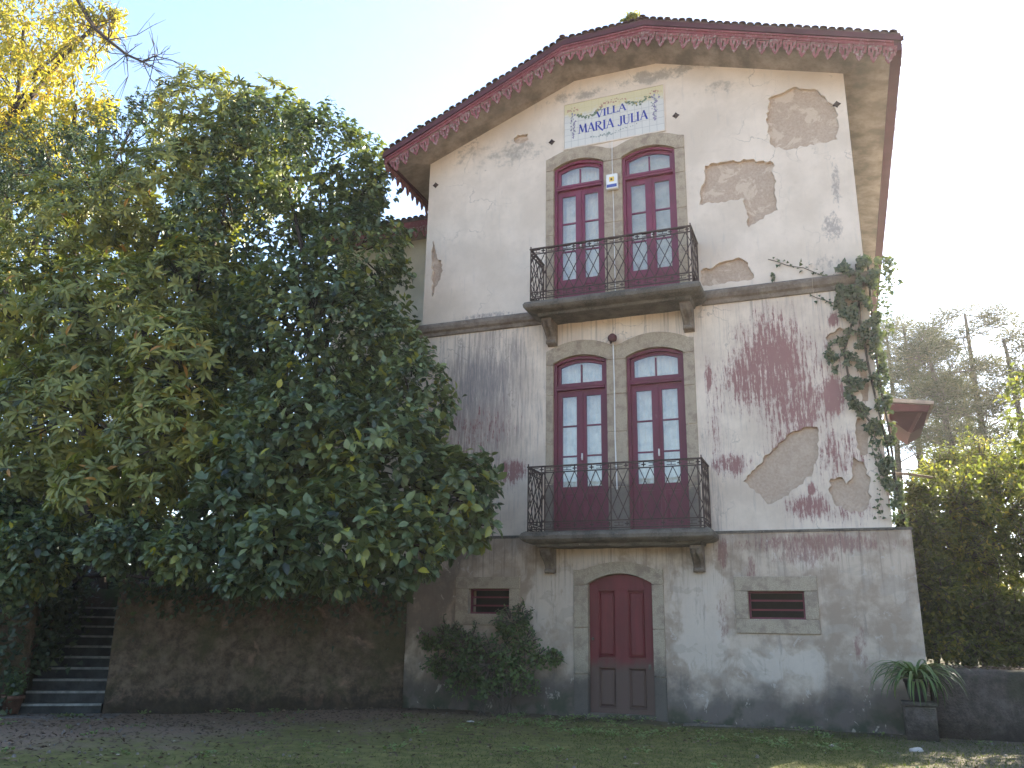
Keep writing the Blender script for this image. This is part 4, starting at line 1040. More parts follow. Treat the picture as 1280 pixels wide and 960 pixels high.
MT['pine'] = leaf_mat('pine_needle', [(0, (.03, .036, .018)), (.6, (.065, .068, .034)), (1, (.125, .105, .055))], .3, .6, .2)
MT['ivy'] = leaf_mat('ivy_leaf', [(0, (.035, .05, .026)), (.5, (.07, .092, .044)), (1, (.14, .155, .065))], .2, .45, .35)
MT['fresh'] = leaf_mat('fresh_leaf', [(0, (.045, .07, .03)), (.5, (.095, .14, .05)), (1, (.17, .22, .075))], .25, .45, .35)
MT['litter'] = leaf_mat('fallen_leaf', [(0, (.06, .04, .028)), (.5, (.13, .09, .06)), (.9, (.24, .17, .11)), (1, (.36, .30, .22))], .1, .8, .15, (1, 1, 1))
def pxblob(px, py, Y, r, ry=1.0, rz=1.0):
    p = at(px, py, Y); q = r/pxm(p); return (p, np.array([q, q*ry, q*rz]))
def tree(name, label, cat, base, blobs, n, per, L, asp, shape, mat, bark, whorl=False, group=None, near=300, ok=None, r0=.14, up=.35, droop=.25, tw=.22, inner=.15, tmu=.45, tsd=.24, limbs=True, bigger=1.0, lump=.30):
    root = thing(name, label, cat, tuple(base), group)
    T, O = crown_tips(blobs, n, ok, inner, lump)
    P, D, N, Ls = sprays(T, O, per, L, L*.25, whorl, up, droop, tw)
    cl = np.repeat(rng.normal(scale=.12, size=len(T))+np.array([.34*mnoise.noise(Vector(q)*.95)+.16*mnoise.noise(Vector(q)*2.4) for q in T]), per); Ls = Ls*np.where(P[:, 2] < 4.6, bigger, 1.0); tint = np.clip(tmu+cl+rng.normal(scale=tsd, size=len(P))*.7, 0, .96); odd = rng.random(len(P)) < .006; tint[odd] = 1.0
    arrs = [P, D, N, Ls, tint]
    if near: nr, arrs = split_near(arrs, near)
    cr = leaf_cloud('crown', arrs[0], arrs[1], arrs[2], arrs[3], arrs[3]*asp, arrs[4], shape, MT[mat], root); cr['kind'] = 'stuff'
    if near: leaf_objects(nr[0], nr[1], nr[2], nr[3], nr[3]*asp, nr[4], shape, MT[mat], root)
    if limbs:
        m = MB(); cen = [b[0] for b in blobs]; base = np.array(base, float); top = np.mean(cen, 0); fork = base+(top-base)*.45; limb(m, base, fork, r0, r0*.7, .06, 7, 9)
        for k, c in enumerate(cen): limb(m, fork+(base-fork)*random.uniform(0, .35), c, r0*.5, r0*.12, .14, 7, 6)
        m.build('trunk', MT[bark], root, True)
        tw_ = MB(); sel = rng.choice(len(T), min(len(T), 420), replace=False)
        for i in sel:
            c = cen[int(np.argmin([np.linalg.norm((T[i]-q)/b[1]) for q, b in zip(cen, blobs)]))]; a = T[i]+(c-T[i])*random.uniform(.35, .8); limb(tw_, a, T[i], .016, .005, .10, 4, 4)
        o = tw_.build('twigs', MT[bark], root); o['kind'] = 'stuff'
    return root
clear = lambda P: ~((P[:, 0] > -3.95) & (P[:, 1] > -.12)) & (P[:, 2] > .5) & ~((P[:, 1] > 1.6) & (P[:, 0] > -7.6))
B = pxblob
cam_blobs = [B(400, 215, -.6, 82), B(330, 185, -.2, 70), B(455, 232, -.8, 40), B(445, 320, -1.3, 72), B(395, 420, -1.8, 112), B(468, 440, -1.6, 72), B(515, 500, -1.9, 62), B(555, 625, -2.4, 68, .8), B(470, 590, -2.7, 100), B(380, 560, -2.8, 110),
             B(420, 670, -3.8, 72), B(345, 690, -4.3, 58), B(505, 680, -3.1, 58), B(588, 600, -2.1, 42, .7), B(590, 655, -2.4, 34, .7), B(300, 300, -1.0, 95), B(290, 640, -4.0, 60), B(315, 565, -3.0, 62), B(300, 490, -2.2, 60), B(330, 400, -1.6, 70)]
tree('camellia_tree', 'large dark green camellia tree leaning over the retaining wall beside the villa', 'tree', (-5.6, -.9, TZ), cam_blobs, 5400, 8, .15, .58, 'ovate', 'camellia', 'barkd', ok=clear, r0=.16, droop=.3, tmu=.56, bigger=1.3)
rho_blobs = [B(100, 310, -1.4, 92), B(40, 420, -2.4, 95), B(150, 420, -2.4, 105), B(100, 520, -3.2, 100), B(225, 470, -2.9, 80), B(215, 550, -3.4, 72), B(50, 590, -3.6, 60), B(250, 380, -1.8, 85), B(120, 615, -4.0, 46), B(210, 265, -.9, 90), B(285, 220, -.3, 70), B(255, 150, .2, 62), B(335, 150, .3, 52), B(190, 610, -4.0, 34), B(255, 560, -3.4, 40)]
tree('rhododendron_tree', 'tall rhododendron with whorls of long light green leaves left of the camellia', 'tree', (-8.9, -1.0, TZ), rho_blobs, 4000, 10, .225, .29, 'lance', 'rhodo', 'bark', True, ok=clear, r0=.15, up=.5, droop=.22, tmu=.6)
low_blobs = [B(50, 690, -4.4, 52), B(150, 680, -4.6, 46, 1, .8), B(15, 715, -4.6, 40), B(230, 690, -4.6, 46, 1, .8), B(0, 660, -4.2, 50), B(300, 715, -4.6, 34, 1, .8)]
tree('camellia_shrub', 'spreading low camellia with round glossy leaves above the stone steps', 'shrub', (-9.9, -1.9, TZ), low_blobs, 1150, 8, .15, .58, 'ovate', 'camellia', 'barkd', ok=clear, r0=.07, droop=.3, tmu=.55)
dk_blobs = [B(70, 215, .8, 70), B(150, 190, 1.0, 58), B(10, 300, .6, 85), B(180, 135, 1.2, 24), B(110, 250, .5, 80), B(20, 200, 1.6, 50)]
tree('evergreen_tree', 'dark evergreen tree behind the rhododendron under the yellow tree', 'tree', (-12.5, 1.2, TZ), dk_blobs, 1900, 8, .13, .52, 'ovate', 'camellia', 'barkd', near=0, r0=.18, tmu=.38)
yb = [B(30, 30, 3, 75), B(100, 45, 3, 48), B(20, 120, 2.5, 78), B(95, 130, 2.6, 50), B(60, 190, 2.2, 55), B(125, 140, 2.6, 26), B(-60, 60, 3.5, 110), B(130, 20, 3, 28), B(-40, 180, 3, 90), B(15, 180, 2.2, 50)]
ytree = tree('autumn_tree', 'tall sunlit tree with yellowing leaves at the top left', 'tree', (-24.5, 4.5, 1.9), yb, 2300, 7, .26, .30, 'lance', 'autumn', 'barkd', near=300, r0=.4, up=-.2, droop=.5, tw=.45, inner=.3, tmu=.5)
bm_ = MB()
def twig_path(pts, r0, r1): bm_.tube(pts, list(np.linspace(r0, r1, len(pts))), 5)
pa = [at(*q) for q in ((92, -10, 2.6), (108, 18, 2.5), (118, 35, 2.4), (135, 50, 2.3), (158, 68, 2.2), (178, 77, 2.1), (194, 70, 2.1))]
twig_path(pa, .09, .022)
for _ in range(46):
    i = random.randrange(2, len(pa)); p = np.array(pa[i]); e = p+np.array([random.gauss(.3, .55), random.gauss(0, .5), random.gauss(-.25, .55)])
    mid = (p+e)/2+rand_dirs(1)[0]*.15; twig_path([p, mid, e], .018, .006)
    for _ in range(2): q = np.array(e)+rand_dirs(1)[0]*.35; twig_path([mid, (mid+q)/2+rand_dirs(1)[0]*.06, q], .010, .004)
bm_.build('branch', MT['barkd'], ytree)

# background trees seen through the gaps
for lab, bx, Y in (('dark bushy tree filling the gap between the camellia and the villa wing', (430, 330, 560), 3.6), ('dense dark tree behind the trunks of the rhododendron', (230, 300, 560), 3.2), ('dense leafy tree at the left edge beyond the rhododendron', (50, 380, 560), 3.4), ('broad dark bush low on the terrace behind the camellia trunk', (350, 610, 640), 2.6), ('broad dark bush low on the terrace behind the rhododendron trunk', (130, 640, 650), 2.2)):
    bl = [B(bx[0]+random.uniform(-60, 60), random.uniform(bx[1]+60, bx[2]+90), Y+random.uniform(0, 1), 85) for _ in range(6)]
    b0 = at(bx[0], 700, Y)
    tree('background_tree', lab, 'tree', (b0[0], Y, 1.9), bl, 1000, 8, .26, .55, 'simple', 'camellia', 'barkd', near=0, r0=.2, tmu=.25, inner=.4, group='trees behind the left garden', ok=lambda P: (P[:, 2] > 1.9) & ~((P[:, 1] > 1.6) & (P[:, 0] > -7.6)))

# ---- shrub against the wall left of the cellar door
sb = [B(560, 795, -.4, 22, .8), B(585, 812, -.5, 30, .8), B(640, 778, -.4, 27, .7), B(652, 768, -.3, 16, .8), B(548, 825, -.5, 20, .8), B(618, 828, -.65, 36, .8), B(655, 805, -.45, 24, .7), B(575, 842, -.6, 26, .8), B(692, 823, -.35, 15, .7), B(672, 820, -.4, 16, .7), B(600, 858, -.7, 20, .8), B(645, 845, -.5, 24, .8), B(535, 800, -.4, 12, .8), B(668, 858, -.4, 12, .8)]
front = lambda P: (P[:, 1] < -.12) & (P[:, 2] > -.02)
tree('wall_shrub', 'small green shrub growing at the wall under the left cellar window', 'shrub', (-1.75, -.55, -.05), sb, 520, 10, .075, .62, 'ovate', 'fresh', 'bark', ok=front, r0=.022, lump=.55, tw=.22, inner=.25, tmu=.4)
m = MB()
for _ in range(26): limb(m, (-1.75+random.gauss(0, .18), -.62+random.gauss(0, .12), -.06), (-1.75+random.gauss(0, .4), -.6+random.gauss(0, .2), random.uniform(.3, .75)), .010, .004, .2, 5, 4)
o = m.build('dry_stems', MT['bark'], bpy.data.objects['wall_shrub']); o['kind'] = 'stuff'

# ---- ivy on the right corner
ivy = thing('ivy', 'dark ivy climbing the right corner of the villa up to the string course', 'climbing plant', (4.4, -.12, 0))
def inpoly(p, poly):
    x, y = p; c = False; n = len(poly)
    for i in range(n):
        a, b = poly[i], poly[i-1]
        if (a[1] > y) != (b[1] > y) and x < (b[0]-a[0])*(y-a[1])/(b[1]-a[1])+a[0]: c = not c
    return c
ipoly = [([(1046, 335), (1060, 320), (1085, 320), (1098, 340), (1100, 400), (1104, 440), (1088, 430), (1068, 405), (1052, 392)], 640, .30),
         ([(1036, 430), (1050, 418), (1068, 402), (1082, 425), (1078, 445), (1092, 470), (1080, 480), (1072, 500), (1062, 505), (1046, 470), (1030, 442)], 190, .12),
         ([(1086, 430), (1106, 440), (1114, 500), (1120, 560), (1112, 580), (1100, 545), (1094, 490)], 150, .10),
         ([(1062, 505), (1078, 500), (1088, 520), (1112, 535), (1114, 548), (1092, 545), (1074, 528)], 100, .08),
         ([(1112, 560), (1124, 590), (1134, 655), (1120, 658), (1106, 610), (1098, 588)], 110, .12),
         ([(1040, 395), (1046, 360), (1052, 335), (1058, 395)], 60, .10), ([(1098, 580), (1106, 560), (1112, 575), (1110, 605)], 60, .08)]
IP = []
for poly, n, dp in ipoly:
    xs = [p[0] for p in poly]; ys = [p[1] for p in poly]; k = 0
    while k < n*4.2:
        q = (random.uniform(min(xs), max(xs)), random.uniform(min(ys), max(ys)))
        if inpoly(q, poly) and mnoise.noise(Vector((q[0]*.07, q[1]*.07, 0))) > -.02: IP.append(at(*q, -.03-dp*random.random()**1.3)); k += 1

for _ in range(700):   # outer fringe beyond the corner
    t = random.random()**1.6; q = (1094+random.uniform(0, 9+14*(t < .3)), 322+t*330); p = at(*q, random.uniform(-.1, .35)); IP.append(p)
def runner(pts, Y=-.03, n=20, dens=3):
    w_ = [at(*p, Y) for p in pts]; m.tube(w_, [.006]*len(w_), 4); out = []
    for a, b in zip(w_, w_[1:]):
        for _ in range(int(np.linalg.norm(b-a)*dens/.055)): out.append(a+(b-a)*random.random()+np.array([random.gauss(0, .03), -random.random()*.05, random.gauss(0, .04)]))
    return out
m = MB()
IP += runner([(1055, 352), (1030, 345), (1005, 335), (985, 332), (968, 326), (960, 324)], dens=1.6)
IP += runner([(1060, 385), (1040, 378), (1020, 372), (1012, 368)], dens=1.4)
IP += runner([(968, 352), (964, 342)], dens=3)
IP += runner([(1090, 535), (1102, 570), (1110, 600), (1118, 640)], dens=2)
IP += runner([(1098, 585), (1090, 560), (1093, 545)], dens=1.5)
IP += runner([(1100, 340), (1112, 345), (1124, 352), (1127, 362)], .2, dens=3); IP += runner([(1098, 330), (1110, 326), (1122, 338)], .25, dens=2.4)
for q in ([(1070, 330), (1075, 400), (1088, 470), (1105, 540), (1118, 600), (1130, 652)], [(1085, 330), (1092, 420), (1100, 480), (1112, 540), (1122, 620), (1130, 650)], [(1066, 400), (1055, 440), (1066, 500), (1090, 530)]):
    m.tube([at(*p, -.09) for p in q], [.018]*len(q), 5)
m.build('stem', MT['barkd'], ivy)
IP = np.array(IP); n = len(IP); D = norm(rng.normal(size=(n, 3))*[.7, .35, .7]+[0, -.25, -.35]); N = norm(rng.normal(size=(n, 3))*.45+[.1, -1, .45]); L = rng.uniform(.035, .085, n); tn = np.clip(rng.normal(.45, .25, n), 0, 1)
arrs = [IP, D, N, L, tn]; nr, arrs = split_near(arrs, 300)
o = leaf_cloud('foliage', arrs[0], arrs[1], arrs[2], arrs[3], arrs[3]*.9, arrs[4], 'ivy', MT['ivy'], ivy); o['kind'] = 'stuff'
leaf_objects(nr[0], nr[1], nr[2], nr[3], nr[3]*.9, nr[4], 'ivy', MT['ivy'], ivy)

# ---- ivy and ferns hanging over the retaining wall top and the bank left of the steps
hp = []
d_ = (W1-W0)/np.linalg.norm(W1-W0); nn_ = np.array([d_[1], -d_[0]]); nn_ = nn_ if nn_[1] < 0 else -nn_
for _ in range(1500):
    s = random.random(); c = W0+(W1-W0)*s; h = abs(random.gauss(0, .28))*(1.0+.9*mnoise.noise(Vector((s*9, 0, 0)))); k = random.uniform(.0, .14)
    hp.append((c[0]+nn_[0]*k, c[1]+nn_[1]*k, 2.05-h))
n = len(hp); hp = np.array(hp); o = leaf_cloud('hanging_ivy', hp, norm(rng.normal(size=(n, 3))*[.6, .4, .5]+[0, -.3, -.5]), norm(rng.normal(size=(n, 3))*.4+[0, -1, .5]), rng.uniform(.06, .12, n), rng.uniform(.05, .1, n), np.clip(rng.normal(.3, .25, n), 0, 1), 'ivy', MT['ivy'], None)
tag(kind(o, 'stuff'), 'dark ivy trailing over the top of the mossy retaining wall', 'ivy')
hp = []
for _ in range(4600):
    if random.random() < .62: p_ = uv(SW+random.uniform(0, 5.5), random.uniform(-.3, .05)); zz_ = random.uniform(-.1, 1.6)
    else: p_ = uv(SW+.15-abs(random.gauss(0, .24)), random.uniform(.2, 2.6)); zz_ = random.uniform(.5, 2.3)
    hp.append((p_[0], p_[1], zz_))
n = len(hp); hp = np.array(hp); o = leaf_cloud('bank_ivy', hp, norm(rng.normal(size=(n, 3))+[.2, -.3, -.3]), norm(rng.normal(size=(n, 3))*.4+[.2, -1, .5]), rng.uniform(.07, .14, n), rng.uniform(.05, .11, n), np.clip(rng.normal(.2, .2, n), 0, 1), 'ivy', MT['ivy'], None)
tag(kind(o, 'stuff'), 'dark ivy smothering the bank left of the stone steps', 'ivy')

# ---- pot plant on its stone pedestal by the right corner
pd = thing('pedestal', 'square weathered stone pedestal carrying the potted plant at the villa corner', 'pedestal', (4.52, -.85, -.05))
pc = (4.50, -.60)
MB().box(pc[0]-.20, pc[0]+.20, pc[1]-.20, pc[1]+.22, -.2, .40).build('shaft', MT['oldwall2'], pd, bevel=.02)
MB().box(pc[0]-.22, pc[0]+.22, pc[1]-.22, pc[1]+.22, .401, .455).build('cap', MT['oldwall2'], pd, bevel=.012)
pp = thing('potted_plant', 'strap leaved green plant arching out of a dark pot on the stone pedestal', 'plant', (pc[0], pc[1], .455))
MB().lathe((pc[0], pc[1], .457), [(.10, 0), (.13, .12), (.155, .25), (.165, .25), (.165, .29), (.14, .29), (.13, .26), (.02, .255)], 18).build('pot', simple('dark_pot', (.03, .02, .022), .6, .3, 9), pp, True)
MT['strap'] = leaf_mat('strap_leaf', [(0, (.05, .085, .028)), (.6, (.11, .17, .05)), (1, (.22, .26, .08))], .25, .4, .4)
for k in range(115):
    a = random.random()*6.283; Ln = random.uniform(.42, .95); upv = random.uniform(.15, 1.5); n_ = 8; pts = []; wv = []
    x = y = 0; z = .26; el = math.atan2(upv, .6); px_, pz = .03*random.random(), .26
    for i in range(n_+1):
        pts.append((pc[0]+math.cos(a)*px_, pc[1]+math.sin(a)*px_, .457+pz)); wv.append(.019*(1-(i/n_)**2.5)+.002)
        px_ += math.cos(el)*Ln/n_; pz += math.sin(el)*Ln/n_; el -= random.uniform(.20, .36)
    sd = np.array([-math.sin(a), math.cos(a), 0]); v = []
    for p, w_ in zip(pts, wv): v += [tuple(np.array(p)-sd*w_), tuple(np.array(p)-np.array([0, 0, w_*.35])), tuple(np.array(p)+sd*w_)]
    f = [(3*i+j, 3*i+j+1, 3*i+4+j, 3*i+3+j) for i in range(n_) for j in range(2)]
    o = obj('leaf', v, f, MT['strap'], pp, True); a_ = o.data.attributes.new('tint', 'FLOAT', 'POINT'); a_.data.foreach_set('value', [min(1, max(0, random.gauss(.5, .25)))]*len(v))
# small pot at the foot of the steps
p2 = at(45, 905, -3.6); tp = thing('small_pot_plant', 'small clipped plant in a clay pot at the foot of the stone steps', 'plant', (-8.75, -3.7, -.1))
q = (-8.78, -3.75)
MB().lathe((*q, -.1), [(.11, 0), (.15, .22), (.17, .22), (.17, .27), (.14, .27), (.02, .24)], 16).build('pot', simple('clay_pot', (.15, .075, .05), .9, .4, 9), tp, True)
T, O = crown_tips([((q[0], q[1], .38), np.array([.17, .17, .24]))], 90); P, D, N, Ls = sprays(T, O, 7, .07, .02); leaf_cloud('foliage', P, D, N, Ls, Ls*.5, np.clip(rng.normal(.35, .2, len(P)), 0, 1), 'ovate', MT['fresh'], tp)['kind'] = 'stuff'

# ---- tuft growing on the roof ridge
p = at(790, 22, -.2); rp = thing('roof_weed', 'tuft of sunlit green weed growing on the roof ridge', 'plant', (float(p[0]), -.2, float(p[2])-.25))
T, O = crown_tips([(np.array([p[0], -.2, p[2]]), np.array([.16, .14, .13])), (np.array([p[0]-.12, -.2, p[2]-.08]), np.array([.13, .12, .10]))], 60); P, D, N, Ls = sprays(T, O, 7, .09, .03)
leaf_cloud('foliage', P, D, N, Ls, Ls*.4, np.clip(rng.normal(.8, .2, len(P)), 0, 1), 'lance', MT['hedge'], rp)['kind'] = 'stuff'
MB().bar((p[0], -.2, p[2]-.3), (p[0], -.2, p[2]), .012).build('stem', MT['bark'], rp)

# ---- small red canopy on the right side of the house
can = thing('side_canopy', 'small dark red canopy with pale sheet top on the right side of the villa', 'canopy', (4.5, 2.2, 5.2))
Yc = 2.0; MT['canopyred'] = paint('canopy_paint', (.05, .012, .016), (.09, .04, .04), .4, .8)
A_ = [at(*q_, Yc) for q_ in ((1112, 500), (1163, 504), (1160, 516), (1112, 514))]
xz = lambda l: [(float(p[0]), float(p[2])) for p in l][::-1]
MB().prism(xz([at(*q_, Yc) for q_ in ((1108, 498), (1167, 502), (1167, 506), (1108, 503))]), Yc-.05, Yc+1.5).build('roof_sheet', simple('pale_sheet', (.36, .31, .28), .7, .3, 4), can)
MB().prism(xz([at(*q_, Yc) for q_ in ((1110, 504), (1163, 507), (1160, 515), (1110, 514))]), Yc-.02, Yc+.04).build('front_board', MT['fasciad'], can)
MB().prism(xz([at(*q_, Yc+.2) for q_ in ((1112, 514), (1160, 515), (1155, 532), (1138, 542), (1120, 530), (1112, 524))]), Yc+.2, Yc+1.2).build('side_panel', MT['canopyred'], can)
m = MB(); m.tube([at(1152, 512, Yc+.1), at(1137, 541, Yc+.1)], [.04, .04], 4); m.build('brace', MT['fasciad'], can)
m = MB(); m.tube([at(1112, 591, 2.2), at(1140, 593, 2.2), at(1166, 597, 2.2)], [.025]*3, 5); m.build('lower_rail', MT['wood'], can)

# ---- hedge shrubs on the right terrace
hl = [('sunlit yellow green shrub behind the garden wall at the right edge', [B(1250, 640, 4.5, 62), B(1280, 610, 5.0, 55), B(1230, 700, 4.0, 60), B(1290, 700, 4.0, 60)], 7.2),
      ('dense bronze green shrub in the middle of the right terrace', [B(1190, 640, 3.4, 52), B(1200, 700, 3.0, 55), B(1170, 600, 4.0, 30), B(1215, 610, 4.4, 36)], 6.0),
      ('dark leafy shrub close against the right corner of the villa', [B(1148, 660, 2.0, 36), B(1155, 720, 1.7, 40), B(1150, 620, 2.4, 26), B(1165, 770, 1.4, 34)], 5.3),
      ('low loose shrub with pale lit leaves above the garden wall', [B(1200, 770, 1.5, 40), B(1240, 765, 1.8, 42), B(1180, 795, .9, 26), B(1270, 770, 1.8, 40), B(1215, 800, 1.3, 30), B(1255, 803, 1.3, 30), B(1285, 805, 1.5, 30), B(1180, 745, 1.2, 30), B(1165, 806, .75, 20), B(1205, 818, .8, 17), B(1240, 818, .9, 18), B(1280, 820, 1.0, 18)], 6.2),
      ('tall open shrub with reddish new leaves behind the other shrubs', [B(1225, 590, 7.5, 45), B(1275, 590, 8.0, 40), B(1180, 590, 7.5, 36)], 7.5)]
for i, (lab, bl, x) in enumerate(hl):
    c = np.mean([b[0] for b in bl], 0)
    tree('terrace_shrub', lab, 'shrub', (c[0], c[1], .85), bl, 1300, 8, .10, .5, 'ovate' if i < 4 else 'simple', 'hedge', 'bark', near=0, group='shrubs on the right terrace', r0=.05, inner=.4, tmu=(.5, .42, .3, .45, .5)[i], tw=.34, lump=.62)
tree('added_shade_tree', 'leafy tree added out of view on the right terrace to shade the yard', 'tree', (9.2, .6, .85), [(np.array(c_, float), np.array([1.35, 1.3, 1.3])) for c_ in ((8.0, -.6, 2.6), (7.9, -.3, 4.0), (8.1, 0, 5.4), (8.6, .3, 6.6), (9.8, .6, 3.4), (9.6, .6, 5.2), (10.4, 1.0, 6.4), (11.4, 1.4, 4.4), (9.6, -.4, 2.2), (11.6, 1.6, 6.0), (8.2, 1.4, 3.2), (8.4, 1.6, 4.8), (8.0, 3.0, 4.0), (8.0, 3.0, 5.2), (9.0, 3.0, 5.6), (8.9, 2.6, 3.8))], 3200, 8, .16, .5, 'simple', 'hedge', 'bark', near=0, r0=.16)  # unseen tree, added to keep the sun off the yard
# lit young leaves and litter on top of the garden wall
n = 900; hp = np.stack([rng.uniform(4.8, 8.5, n), rng.uniform(-.1, 1.0, n), np.full(n, .875)], 1); hp[:, 2] += rng.uniform(0, .03, n)
o = leaf_cloud('wall_top_litter', hp, norm(rng.normal(size=(n, 3))*[1, 1, .2]), norm(rng.normal(size=(n, 3))*.3+[0, 0, 1]), rng.uniform(.04, .09, n), rng.uniform(.02, .05, n), rng.uniform(.3, 1, n), 'simple', MT['litter'], None)
tag(kind(o, 'stuff'), 'fallen leaves strewn along the top of the garden wall', 'leaf litter')
sp = [B(1180, 812, .55, 12), B(1195, 806, .6, 10)]
tree('young_plant', 'young bright green plant sprouting over the garden wall beside the villa corner', 'plant', (at(1182, 825, .55)[0], .55, .85), sp, 50, 6, .09, .5, 'ovate', 'hedge', 'bark', near=0, r0=.012, tmu=.9)

# ---- pines beyond
def pine(lab, tx, Y, ztop, lean, crown, nb=18, dens=1.0):
    """bare trunk, whorled limbs, flat tufts of needles"""
    base = at(tx, 620, Y); bx = base[0]; root = thing('pine_tree', lab, 'tree', (float(bx), Y, .8), 'pines beyond the right terrace')
    ztop = float(at(tx, ztop, Y)[2]); H = ztop-.8; m = MB()
    tr = [np.array([bx+lean*(t**1.4)*H+.12*math.sin(t*5+tx), Y, .8+H*t]) for t in np.linspace(0, 1, 12)]
    m.tube(tr, list(np.linspace(.27, .06, 12)), 8); m.build('trunk', MT['bark'], root, True)
    T = []; bmb = MB()
    for k in range(nb):
        t = crown+(1-crown)*(k+random.random())/nb; i = min(10, int(t*11)); p = tr[i]+(tr[i+1]-tr[i])*(t*11-i); a = random.random()*6.283
        ln = (1.15-t)**.6*H*.26*random.uniform(.6, 1.2); e = p+np.array([math.cos(a)*ln, math.sin(a)*ln, ln*random.uniform(.0, .45)])
        pts = limb(bmb, p, e, .065*(1.2-t), .02, .08, 5, 5)
        if t < crown+.12 and random.random() < .6: continue
        for _ in range(int(4.8*dens)):
            s = random.uniform(.65, 1.05); q = p+(e-p)*s+np.array([random.gauss(0, .35), random.gauss(0, .35), random.gauss(.15, .16)]); T.append(q)
            limb(bmb, p+(e-p)*min(s, .9), q, .016, .008, .1, 3, 3)
    for k in range(nb//2):   # dead lower branches
        t = random.uniform(.25, crown); i = int(t*11); p = tr[i]; a = random.random()*6.283; ln = random.uniform(.8, 2.4); limb(bmb, p, p+np.array([math.cos(a)*ln, math.sin(a)*ln, random.uniform(-.3, .4)]), .035, .01, .1, 4, 4)
    bmb.build('branches', MT['bark'], root)['kind'] = 'stuff'
    for _ in range(12):
        i = random.choice((9, 10, 11, 11)); q = tr[i]+np.array([random.gauss(0, .55), random.gauss(0, .55), random.gauss(.1, .3)]); T.append(q); limb(bmb, tr[i]-np.array([0, 0, .3]), q, .02, .008, .1, 3, 3)
    T = np.array(T); per = 120; P = np.repeat(T, per, 0)+rng.normal(size=(len(T)*per, 3))*[.30, .30, .13]; D = norm(P-np.repeat(T, per, 0)+[0, 0, .12]); n = len(P)
    o = leaf_cloud('crown', P, D, rand_dirs(n), rng.uniform(.14, .30, n), rng.uniform(.022, .04, n), np.clip(np.repeat(rng.normal(.45, .2, len(T)), per)+rng.normal(0, .15, n), 0, 1), 'needle', MT['pine'], root); o['kind'] = 'stuff'
pine('tallest pine with a broad open crown at the right edge', 1252, 25, 388, -.03, .52, 26, 1.2)
pine('leaning slim pine left of the tallest pine', 1205, 22, 425, -.05, .52, 20, 1.2)
pine('bushy pine whose crown shows just above the red canopy', 1165, 27, 405, -.03, .46, 22, 1.3)
pine('pine half hidden by the ivy covered corner of the villa', 1128, 30, 412, .0, .42, 22, 1.3)
pine('thin pine cut off by the right edge of the view', 1292, 24, 420, -.02, .5, 20, 1.2)
pine('distant pine filling the gap under the tallest crown', 1225, 38, 470, .0, .42, 18, 1.2)
pine('distant pine low behind the red canopy', 1180, 36, 480, .01, .36, 18, 1.2)

# ---- yard: leaf litter, weeds, moss blades, stones
def yard(n, f):
    out = []
    while len(out) < n:
        x, y = random.uniform(-10, 7), random.uniform(-8.5, -.2)
        if y > -.10+min(0, (x+3.77))*-.708*-1 and x < -3.77: continue
        if random.random() < f(x, y): out.append((x, y, gz(x, y)+.008))
    return np.array(out)
lit = yard(5200, lambda x, y: min(1, max(.03, .55-.16*x+.05*y+.5*mnoise.noise(Vector((x, y, 0)))))*1.0)
n = len(lit); lit[:, 2] += rng.uniform(0, .02, n)
o = leaf_cloud('leaf_litter', lit, norm(rng.normal(size=(n, 3))*[1, 1, .22]), norm(rng.normal(size=(n, 3))*.35+[0, 0, 1]), rng.uniform(.03, .09, n), rng.uniform(.015, .04, n), np.clip(rng.normal(.42, .25, n), 0, 1), 'simple', MT['litter'], None)
tag(kind(o, 'stuff'), 'brown fallen leaves scattered over the trodden earth of the yard', 'leaf litter')
MT['grass'] = leaf_mat('moss_blade', [(0, (.035, .045, .012)), (.6, (.075, .09, .024)), (1, (.13, .14, .04))], .3, .7, .2)
g = yard(42000, lambda x, y: min(1, max(0, .30+.22*x-.08*y+1.1*mnoise.noise(Vector((x*.9, y*.9, 2)))+.5*mnoise.noise(Vector((x*4, y*4, 2)))))*(.2 if y > -.5 else 1))
n = len(g); o = leaf_cloud('short_grass', g, norm(rng.normal(size=(n, 3))*[.8, .8, .3]+[0, 0, .8]), rand_dirs(n), rng.uniform(.015, .055, n), rng.uniform(.005, .010, n), np.clip(rng.normal(.45, .22, n), 0, 1), 'needle', MT['grass'], None)
tag(kind(o, 'stuff'), 'short mossy grass growing over the right half of the yard', 'grass')
wd = []; wt = yard(170, lambda x, y: (1 if -1.5 < x < 4 and y > -2.6 else .12)*max(0, .4+mnoise.noise(Vector((x*1.6, y*1.6, 6)))))
P = []; D = []
for c in wt:
    for _ in range(random.randint(10, 26)):
        a = random.random()*6.283; r_ = abs(random.gauss(0, .06)); P.append(c+np.array([math.cos(a)*r_, math.sin(a)*r_, .005+random.random()*.05])); D.append((math.cos(a), math.sin(a), random.uniform(.1, .7)))
P = np.array(P); D = norm(np.array(D)); n = len(P)
o = leaf_cloud('weeds', P, D, norm(rng.normal(size=(n, 3))*.4+[0, 0, 1]), rng.uniform(.03, .06, n), rng.uniform(.018, .035, n), np.clip(rng.normal(.9, .2, n), 0, 1), 'ovate', MT['fresh'], None)
tag(kind(o, 'stuff'), 'small clumps of low green weeds in front of the cellar door', 'weeds')
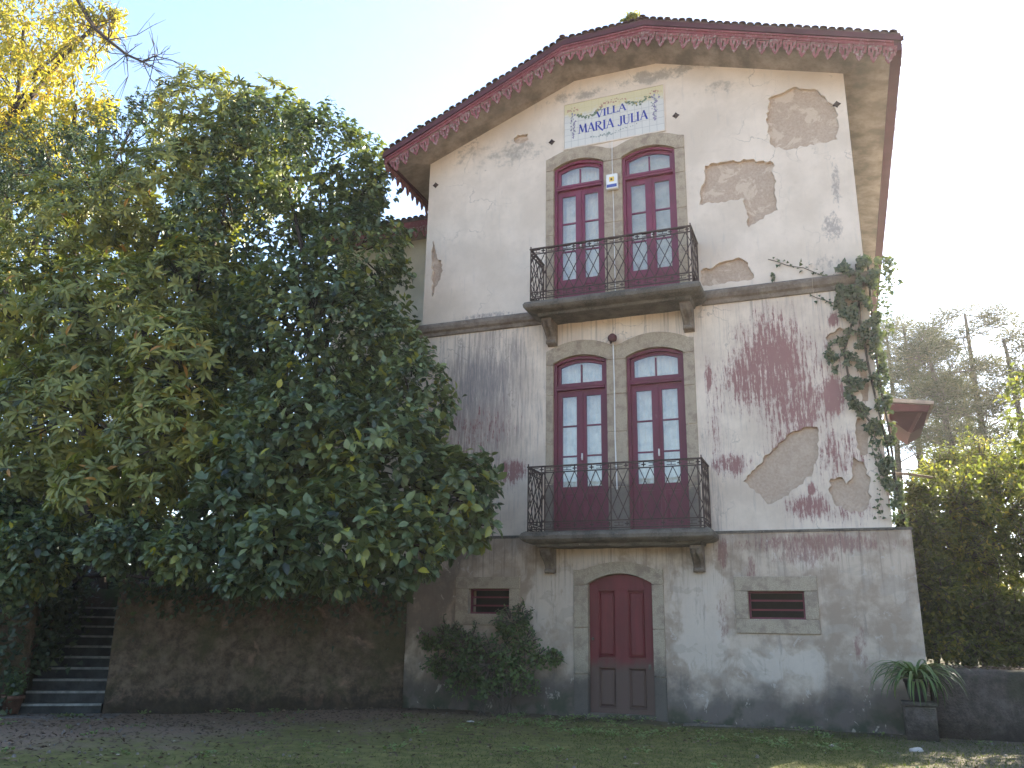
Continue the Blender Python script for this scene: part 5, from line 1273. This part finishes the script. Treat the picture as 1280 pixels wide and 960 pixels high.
def stone_obj(px, py, s, mat, lab, nm='stone'):
    q_ = _fw+(px-640)/F*_r2+(480-py)/F*_u2; tt = (-.04-CAM[2])/q_[2]; p = CAM+tt*q_
    bm = bmesh.new(); bmesh.ops.create_icosphere(bm, subdivisions=2, radius=1)
    for v in bm.verts: v.co *= 1+.35*mnoise.noise(v.co*1.3+Vector((px, py, 0))); v.co = Vector((v.co.x*s[0], v.co.y*s[1], v.co.z*s[2]))
    me = bpy.data.meshes.new(nm); bm.to_mesh(me); bm.free(); me.materials.append(mat); o = bpy.data.objects.new(nm, me); COL.objects.link(o); o.location = Vector(p)+Vector((0, 0, s[2]*.4)); return tag(o, lab, 'stone')
pale = simple('pale_stone', (.50, .43, .37), .9, .25, 8); grey = simple('grey_stone', (.20, .17, .145), .9, .3, 8)
stone_obj(1146, 940, (.085, .06, .04), pale, 'pale angular stone lying in front of the pedestal')
stone_obj(1040, 933, (.03, .025, .02), pale, 'tiny pale pebble on the grass left of the pedestal')
stone_obj(588, 903, (.07, .04, .02), pale, 'small flat pale stone below the wall shrub')
for _ in range(34): 
    pass
pb_ = MB(); bmx = bmesh.new()
sc_ = yard(260, lambda x, y: 1 if (y > -1.0 and abs(x) < 5) or x > 4.3 or x < -3 else .15)
for c in sc_:
    r_ = random.uniform(.008, .028); k = random.random()*6; 
    ring = [(c[0]+r_*math.cos(k+i*1.257)*random.uniform(.7, 1.3), c[1]+r_*math.sin(k+i*1.257)*random.uniform(.7, 1.3)) for i in range(5)]
    pb_.add([(a, b, c[2]-.01) for a, b in ring]+[(c[0]+(a-c[0])*.6, c[1]+(b-c[1])*.6, c[2]+r_*.7) for a, b in ring], [(5, 6, 7, 8, 9)]+[(i, (i+1) % 5, (i+1) % 5+5, i+5) for i in range(5)])
o = pb_.build('gravel', grey); tag(kind(o, 'stuff'), 'loose gravel and crumbled plaster along the foot of the walls', 'gravel')
m = MB(); m.prism([(1.2, -.12), (3.0, -.12), (3.0, -.02), (1.2, -.02)], -.42, -.30); o = m.build('edging_stone', MT['dstone'], None, bevel=.015); tag(o, 'thin stone edging strip set in the grass right of the cellar door', 'edging')

# ---- thin haze volume added in place of veiling lens glare
hz = MB().box(-345, 345, -345, 345, -8, 78).build('haze', None)
t = NT('veil_haze'); pv = t.n('ShaderNodeVolumePrincipled', None, Color=(.95, .93, .90), Density=.0006, Anisotropy=.5)
t.t.links.new(pv.outputs[0], t.out.inputs[1]); hz.data.materials.clear(); hz.data.materials.append(t.m); kind(hz, 'stuff')
